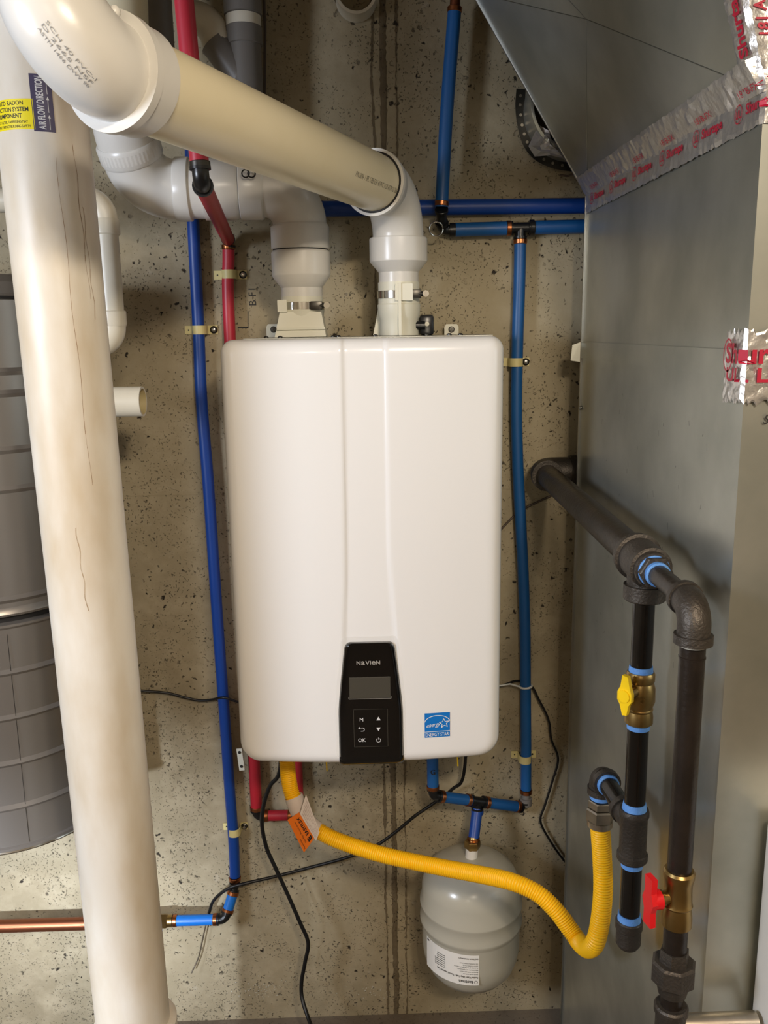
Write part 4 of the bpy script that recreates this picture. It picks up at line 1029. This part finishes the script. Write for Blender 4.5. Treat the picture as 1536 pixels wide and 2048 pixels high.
# ================================================================== CABLES
def cable(pts, r, m, label, name='cable', per=10, step=True):
    o = obj(name, MB().tube([(p, r) for p in spline(pts, per)], 10), m, smooth=60); return tag(o, label, 'cable')
cable([V((at(566, 1524, 1.60).x, 1.60, HZ0 + .001)), at(560, 1538, 1.60), at(540, 1572, 1.61), at(527, 1612, 1.615), at(524, 1650, 1.62), at(533, 1695, 1.63), at(552, 1738, 1.63), at(575, 1788, 1.63), at(600, 1845, 1.63), at(616, 1885, 1.63), at(610, 1925, 1.63), at(603, 1965, 1.63), at(605, 2000, 1.62), at(622, 2052, 1.58), at(640, 2110, 1.5)], .0042, 'rubber', 'thick black power cord hanging from heater to the floor')
cb = [V((at(936, 1508, 1.66).x, 1.66, HZ0 + .001)), at(928, 1545, 1.67), at(905, 1578, 1.685), at(868, 1606, 1.70), at(830, 1632, 1.70), at(790, 1665, 1.70), at(745, 1695, 1.70), at(690, 1716, 1.70), at(620, 1735, 1.70), at(550, 1753, 1.69), at(490, 1767, 1.672), at(455, 1778, 1.672), at(428, 1800, 1.68), at(418, 1826, 1.69)]
cable(cb, .0034, 'rubber', 'black cable crossing low on the wall from heater to left')
cable([at(418, 1828, 1.69), at(410, 1858, 1.695), at(404, 1885, 1.695), at(397, 1915, 1.695), at(383, 1946, 1.69)], .0016, 'nickel', 'short bare shiny wire end hanging below the level blue tube', 'wire')
cable([at(250, 1378, 1.69), at(290, 1382, 1.695), at(335, 1386, 1.70), at(370, 1395, 1.70), at(400, 1401, 1.70), at(425, 1399, 1.692), at(447, 1395, 1.676), at(470, 1402, 1.68), at(495, 1410, 1.69)], .0026, 'rubber', 'thin black cable passing behind radon pipe across blue pipe')
cable([at(985, 1376, 1.68), at(1010, 1369, 1.69), at(1035, 1362, 1.70), at(1062, 1372, 1.70), at(1078, 1400, 1.70), at(1097, 1440, 1.70), at(1103, 1480, 1.70), at(1116, 1518, 1.70), at(1104, 1565, 1.70), at(1090, 1610, 1.70), at(1081, 1642, 1.70), at(1098, 1678, 1.70), at(1124, 1716, 1.70), at(1150, 1745, 1.70)], .0024, 'rubber', 'thin black cable hanging beside the duct edge at right')
cable([at(995, 1068, 1.70), at(1010, 1050, 1.702), at(1040, 1022, 1.703), at(1075, 1004, 1.703), at(1105, 990, 1.703)], .0022, 'cable_brown', 'thin brown wire slanting behind blue pipe under gas elbow')
tie = MB(); tp = at(1051, 1372, YP)
tie.tube([(tp + V((.0128 * math.cos(a), .0128 * math.sin(a), .001 * math.cos(a))), .0022) for a in [i * math.pi / 10 for i in range(21)]], 8, cap=False)
tie.tube([(tp + V((-.0128, -.003, .0)), .002), (at(1020, 1368, 1.685), .0018), (at(996, 1372, 1.68), .0018)], 8)
tag(obj('cable_tie', tie, 'white_tie'), 'white tie tail wrapped round right blue pipe', 'tie')

# ================================================================== DUCT
DX = .402; DYB = 1.60; DYF = .915
du = thing('sheet_metal_duct', 'tall galvanised sheet metal duct with flared top at right', 'duct', (DX + .3, 1.25, ZF))
zD = vat(392, DX, DYB) ; TH = .0012
def leftface():                                      # very slightly dished sheet
    def f(a, b):
        y = DYB + (DYF - DYB) * a; z = ZF + (zD - ZF) * b
        w_ = .0030 * math.sin(a * math.pi) * math.sin(b * math.pi * 2.3) + .0016 * noise.noise(V((y * 4, z * 3, 0)))
        return V((DX + w_ * math.sin(a * math.pi), y, z))
    return MB().grid(30, 60, f)
obj('side_panel', leftface(), 'galvanised', du, 60, label='grey galvanised side panel')
obj('front_panel', MB().grid(12, 40, lambda a, b: V((DX + .62 * a, DYF + .002 * math.sin(a * 3.1) * math.sin(b * 6), ZF + (zD - ZF) * b))), 'galvanised', du, 60)
obj('back_panel', MB().box((DX, DYB - TH, ZF), (DX + .62, DYB, zD)).box((DX + .62, DYF, ZF), (DX + .621, DYB, zD)), 'galvanised', du, 0)
obj('rear_edge_strip', MB().box((DX - .0035, DYB - .001, ZF), (DX + .004, DYB + .004, zD)), 'galvanised_edge', du, 0)
zb_a = vat(683, DX, DYB); zb_b = vat(716, DX, DYB)
band = MB().box((DX - .003, DYF - .003, zb_b), (DX - .0012, DYB, zb_a)).box((DX - .003, DYF - .003, zb_b), (DX + .62, DYF - .0015, zb_a))
obj('joint_band', band, 'galvanised', du, 0, label='raised joint band')
tb_ = [V((DX - .004, DYB + .001, vat(684, DX, DYB))), V((DX - .018, DYB + .004, vat(690, DX, DYB))), V((DX - .020, DYB + .004, vat(721, DX, DYB))), V((DX - .004, DYB + .001, vat(724, DX, DYB)))]
obj('folded_tab', MB().prism(tb_, (0, 1, 0), .0012), 'galvanised', du, 0)
for py in (815, ):
    p = V((DX - .001, DYB - .006, vat(py, DX, DYB))); obj('sheet_screw', MB().lathe([(.004, 0), (.004, .002), (.002, .004)], p, (-1, 0, 0), 12), 'bright_steel', du)
# flared transition: two triangles meeting on a crease on the left side
A_ = V((DX, DYB, zD)); B_ = V((DX, DYF, zD)); A2 = at(945, -15, DYB); A2 = V((A2.x, DYB, A2.z)); ZT = A2.z
B2 = V((DX - .095, DYF, ZT))
def tri(a, b, c, n=14):
    m = MB(); idx = {}; vs_ = []
    for i in range(n + 1):
        for j in range(n + 1 - i):
            idx[(i, j)] = len(vs_); vs_.append(a + (b - a) * (i / n) + (c - a) * (j / n))
    fs = []
    for i in range(n):
        for j in range(n - i):
            fs.append((idx[(i, j)], idx[(i + 1, j)], idx[(i, j + 1)]))
            if i + j < n - 1: fs.append((idx[(i + 1, j)], idx[(i + 1, j + 1)], idx[(i, j + 1)]))
    return m.add(vs_, fs)
nK = (A_ - B_).cross(A2 - B_).normalized(); nK = nK if nK.x < 0 else -nK
tk = min((i / 400 for i in range(401)), key=lambda t: abs((lambda d: 768 + FPX * d.dot(RIGHT) / d.dot(FWD) - 1150)(A2.lerp(B_, t) - CAM)))
KP = A2.lerp(B_, tk) - nK * .018; UP_ = A2.lerp(B2, .30)
obj('flare_lower_panel', tri(A_, B_, KP), 'galvanised', du, 20); obj('flare_rear_panel', tri(A_, A2, KP), 'galvanised', du, 20)
obj('flare_upper_panel', tri(A2, UP_, KP).join(tri(UP_, B2, KP)), 'galvanised', du, 10); obj('flare_corner_panel', tri(B_, B2, KP), 'galvanised', du, 20)
obj('flare_front_panel', MB().add([B_, B2, (DX + .62, DYF, ZT), (DX + .62, DYF, zD)], [(0, 1, 2, 3)]), 'galvanised', du, 0)
obj('flare_back_panel', MB().add([A_, A2, (DX + .62, DYB, ZT), (DX + .62, DYB, zD)], [(0, 1, 2, 3)]), 'galvanised', du, 0)
obj('upper_plenum', MB().add([A2, B2, V((A2.x, DYB, ZC - .005)), V((B2.x, DYF, ZC - .005)), V((DX + .62, DYB, ZC - .005)), V((DX + .62, DYF, ZC - .005)), V((DX + .62, DYB, ZT)), V((DX + .62, DYF, ZT))], [(0, 1, 3, 2), (2, 3, 5, 4), (1, 7, 5, 3), (0, 2, 4, 6)]), 'galvanised', du, 0)
ed = (A2 - A_).normalized(); obj('flare_edge_strip', MB().tube([(A_ + V((0, .001, 0)), .0022), (A2 + V((0, .001, 0)), .0022)], 8), 'galvanised_edge', du)
for a_, b_ in ((A2, KP), (KP, B_), (A_, KP), (KP, UP_)): obj('fold_line', MB().tube([(a_, .0007), (b_, .0007)], 6), 'galvanised_edge', du)
# foil tape
def rough_strip(fn, L0, W0_, nu, nv, amp, jag, seed, thick=.0010):
    r = random.Random(seed); ju = [(r.uniform(-jag, jag), r.uniform(-jag, jag)) for _ in range(nu)]
    def f(a, b):
        i = int(round(a * (nu - 1))); u = a * L0; v = b * W0_ + ju[i][0] * (1 - b) + ju[i][1] * b
        h = thick + amp * (abs(noise.noise(V((u * 60, v * 60, seed)))) * 1.4 + .35 * abs(noise.noise(V((u * 160, v * 120, seed + 5)))))
        if 0 < b < 1: h += amp * .3
        return fn(u, v, h)
    return MB().grid(nu, nv, f), f
# long tape over the joint: lower half on the side panel, upper half folded onto the flare
LT_ = (DYB - DYF) + .075; nF = (A_ - B_).cross(A2 - B_).normalized()
if nF.dot(tocam(A_)) < 0: nF = -nF
upF = nF.cross(V((0, 1, 0))).normalized()
if upF.z < 0: upF = -upF
def long_map(u, v, h):
    y = DYB - u
    if y < DYF:                                       # past the corner: carry on across the front of the duct
        return V((DX + DYF - y, DYF - max(h, .001), zD + v))
    if v <= 0: return V((DX - h, y, zD + v))
    return V((DX, y, zD)) + upF * v + nF * h
tape, tf = rough_strip(lambda u, v, h: long_map(u, v - .030, h), LT_, .066, 165, 15, .0022, .0012, 11)
tp_ = obj('foil_tape', tape, 'foil', du, 12, label='long crinkled silver foil tape with red print')
for k in range(6):
    tt = MB(); uo = .02 + k * .118
    text(tt, '181B-FX', lambda u, v: long_map(u, v, .0042), uo + .055, .006, .0075, width=.045, bold=.0)
    text(tt, 'Shurtape', lambda u, v: long_map(u, v, .0042), uo + .072, -.014, .010, width=.058, bold=.03)
    text(tt, 'UL', lambda u, v: long_map(u, v, .0042), uo + .025, -.014, .008, width=.012, bold=.02)
    stroke(tt, [(uo + .025 + .009 * math.cos(a), -.010 + .009 * math.sin(a)) for a in [i * math.pi / 8 for i in range(17)]], .0011, lambda u, v: long_map(u, v, .0042))
    obj('tape_lettering', tt, 'print_red', tp_, 0)
# tape up the front edge of the flare
ef = (B2 - B_).normalized(); nU = (B2 - B_).cross(A2 - B_).normalized()
if nU.dot(tocam(B_)) < 0: nU = -nU
wU = nU.cross(ef).normalized()
if wU.y < 0: wU = -wU                                 # points back along the flare
LE = (B2 - B_).length
def edge_map(u, v, h):
    if v <= 0: return B_ + ef * u + V((-v, 0, 0)) + V((0, -h, 0))
    return B_ + ef * u + wU * v + nU * h
tape2, _ = rough_strip(lambda u, v, h: edge_map(u, v - .034, h), LE, .066, 100, 15, .0022, .0014, 23)
t2 = obj('foil_tape', tape2, 'foil', du, 12, label='foil tape running up the flare corner')
for k in range(3):
    tt = MB(); uo = .035 + k * .12
    text(tt, 'Shurtape', lambda u, v: edge_map(u, v, .0042), uo + .04, .008, .014, width=.075, bold=.03)
    text(tt, '181 A/B-FX', lambda u, v: edge_map(u, v, .0042), uo + .05, -.016, .012, width=.065, bold=.02)
    obj('tape_lettering', tt, 'print_red', t2, 0)
# square patch wrapped round the corner at the joint band
zc1 = vat(662, DX, DYF); zc2 = vat(806, DX, DYF)
def corner_map(u, v, h):
    if u <= 0: return V((DX - .003 - h, DYF - .003 - u, zc2 + v))
    return V((DX - .003 + u, DYF - .003 - h, zc2 + v))
tape3, _ = rough_strip(lambda u, v, h: corner_map(u - .045, v + .010 * (1 if u < .02 else 0) * 0, h), .16, zc1 - zc2, 60, 34, .0022, .0035, 31)
t3 = obj('foil_tape', tape3, 'foil', du, 12, label='square crumpled foil tape patch on the duct corner')
tt = MB(); Hh = zc1 - zc2
text(tt, 'Shurtape', lambda u, v: corner_map(u, v, .0055), .022, Hh * .56, .020, width=.115, bold=.03)
text(tt, 'UL Listed', lambda u, v: corner_map(u, v, .0055), .024, Hh * .30, .014, width=.11, bold=.03)
stroke(tt, [(-.030 + .011 * math.cos(a), Hh * .66 + .017 * math.sin(a)) for a in [i * math.pi / 8 for i in range(17)]], .002, lambda u, v: corner_map(u, v, .0055))
obj('tape_lettering', tt, 'print_red', t3, 0)
tt = MB(); p = vat(848, DX, DYF); text(tt, 'SM 1', lambda u, v: V((u, DYF - .0035, v)), at(1523, 845, DYF).x, p, .010, align='l', bold=.0, shear=.3); obj('pen_mark', tt, 'print_black', du, 0)
sc = MB()
for i in range(60):
    y = rnd.uniform(DYF + .05, DYB - .1); z = rnd.uniform(1.05, 1.42) if i < 40 else rnd.uniform(.6, 1.3); l = rnd.uniform(.002, .009); d = rnd.uniform(-.0025, .0025)
    if .0 < 1: stroke(sc, [(y, z), (y + d, z + l)], rnd.uniform(.0004, .0012), lambda u, v: V((DX - .0036, u, v)))
obj('scuff_marks', sc, 'dark_steel', du, 0)

# round duct end, perforated strap and foil behind the flare
YS = 1.665
rdn = thing('round_duct', 'round metal duct end with ragged foil behind the flare', 'duct', at(1110, 280, 1.6))
cR = at(1150, 215, YS); 
obj('duct_tube', MB().tube([(V((cR.x, YW - .001, cR.z)), .088), (V((cR.x, 1.62, cR.z)), .088), (V((cR.x, 1.62, cR.z)), .083), (V((cR.x, YW - .002, cR.z)), .083)], 48, cap=False), 'galvanised', rdn)
fm_ = MB(); r_ = random.Random(5)
fo = [at(1055, 290, 1.64), at(1078, 252, 1.63), at(1100, 262, 1.62), at(1130, 300, 1.62), at(1158, 345, 1.62), at(1140, 325, 1.64), at(1100, 310, 1.64), at(1070, 312, 1.65)]
cen = at(1100, 288, 1.615); n = len(fo); vs_ = [cen]; ringn = 4
for k in range(1, ringn + 1):
    for p in fo:
        vs_.append(cen.lerp(p, k / ringn) + V((r_.uniform(-.003, .003), r_.uniform(-.008, .006), r_.uniform(-.003, .003))))
fs = [(0, 1 + i, 1 + (i + 1) % n) for i in range(n)]
for k in range(ringn - 1):
    for i in range(n): a = 1 + k * n + i; b = 1 + k * n + (i + 1) % n; fs.append((a, a + n, b + n, b))
obj('ragged_foil', fm_.add(vs_, fs), 'foil', rdn, 10)
stp = spline([at(1042, 178, 1.69), at(1040, 215, 1.69), at(1045, 255, 1.69), at(1056, 288, 1.69), at(1076, 312, 1.69), at(1110, 328, 1.69), at(1150, 334, 1.69)], 8)
sm_ = MB(); n = len(stp); vs_ = []
for i, p in enumerate(stp):
    t = (stp[min(i + 1, n - 1)] - stp[max(i - 1, 0)]).normalized(); s_ = t.cross(V((0, 1, 0))).normalized() * .0085
    for dy in (0, -.0012): vs_ += [p + s_ + V((0, dy, 0)), p - s_ + V((0, dy, 0))]
sm_.add(vs_, [(i * 4 + 2, i * 4 + 3, i * 4 + 7, i * 4 + 6) for i in range(n - 1)] + [(i * 4, i * 4 + 4, i * 4 + 5, i * 4 + 1) for i in range(n - 1)] + [(i * 4, i * 4 + 2, i * 4 + 6, i * 4 + 4) for i in range(n - 1)] + [(i * 4 + 1, i * 4 + 5, i * 4 + 7, i * 4 + 3) for i in range(n - 1)])
ps = thing('hanger_strap', 'dark perforated metal hanger strap curling beside the flare', 'strap', at(1042, 300, 1.69))
obj('strap_band', sm_, 'dark_steel', ps, 40)
for i in range(3, n - 2, 4): obj('strap_hole', MB().lathe([(.0028, 0), (.0027, .0004)], stp[i] + V((0, -.0013, 0)), (0, -1, 0), 10), 'nickel', ps)
cable([at(1120, 350, 1.69), at(1135, 352, 1.68), at(1150, 350, 1.66), at(1172, 372, 1.63)], .002, 'cable_brown', 'thin wire looped behind bottom of the duct flare')

# ================================================================== GREY DRAIN at the top
gd = thing('grey_drain_pipe', 'dark grey plastic drain pipe descending at top behind vents', 'pipe', at(490, 200, 1.62))
YG = 1.63; gxx = at(490, 120, YG).x
ztop_ = ZC - .01
obj('pipe_body', rod((gxx, YG, vat(330, gxx, YG)), (gxx, YG, ztop_), .0285, 36), 'grey_pvc', gd)
obj('label_band', rod((gxx, YG, vat(58, gxx, YG)), (gxx, YG, vat(33, gxx, YG)), .0298, 36), 'old_pvc', gd, label='pale label band')
obj('coupling', lathe_z([(.0290, 0), (.0320, .001), (.0320, .1), (.030, .102)], (gxx, YG, vat(32, gxx, YG)), segs=36), 'grey_pvc', gd, 30)
obj('lower_coupling', lathe_z([(.0290, 0), (.0310, .001), (.0310, .028), (.029, .03)], (gxx, YG, vat(92, gxx, YG)), segs=36), 'grey_pvc', gd, 30)
w0 = V((gxx, YG, vat(170, gxx, YG))); w1 = at(432, 70, YG); w1b = at(438, 95, YG); dw = (w1b - w0).normalized()
obj('side_branch', MB().tube([(w0, .026), (w1b, .0265), (w1b + dw * .01, .0275)], 32), 'grey_pvc', gd)
obj('pale_elbow', MB().tube([(p, .026) for p in spline([w1b, at(425, 60, YG), at(405, 40, YG), at(375, 30, YG)], 6)], 32), 'old_pvc', gd, label='pale plastic elbow')
obj('lower_elbow', MB().tube([(p, .0285) for p in arc((gxx, YG, vat(330, gxx, YG) - .0), (0, 0, -1), (0, 1, 0), .03, 8)], 32), 'grey_pvc', gd)
tag(obj('grey_conduit', rod((at(316, 30, 1.60).x, 1.60, vat(110, at(316, 30, 1.60).x, 1.60)), (at(316, 30, 1.60).x, 1.60, ZC - .01), .024, 28), 'grey_pvc'), 'dark grey vertical pipe end between vent and red pipe at top', 'pipe')
tag(obj('thin_cable', MB().tube([(at(527, -20, 1.70), .0026), (at(530, 60, 1.70), .0026), (at(529, 190, 1.70), .0026), (at(530, 330, 1.70), .0026)], 10), 'cable_brown'), 'thin brown cable running down beside the grey drain pipe', 'cable')
# white ring on the wall at the top
rc = at(712, -18, 1.66)
wr = MB().tube([(rc + V((0, .045, 0)), .036), (rc, .036), (rc, .031), (rc + V((0, .04, 0)), .031)], 40, cap=False)
tag(obj('wall_sleeve', wr, 'old_pvc'), 'white round pipe sleeve poking from the wall at top centre', 'pipe')

# ================================================================== white post at the lower right corner
wx0 = at(1519, 1850, .90).x
tag(obj('white_post', MB().box((wx0, .80, ZF), (wx0 + .12, .905, vat(1640, wx0, .90)), .006), 'white_paint'), 'white painted post in front of the duct at lower right', 'post')
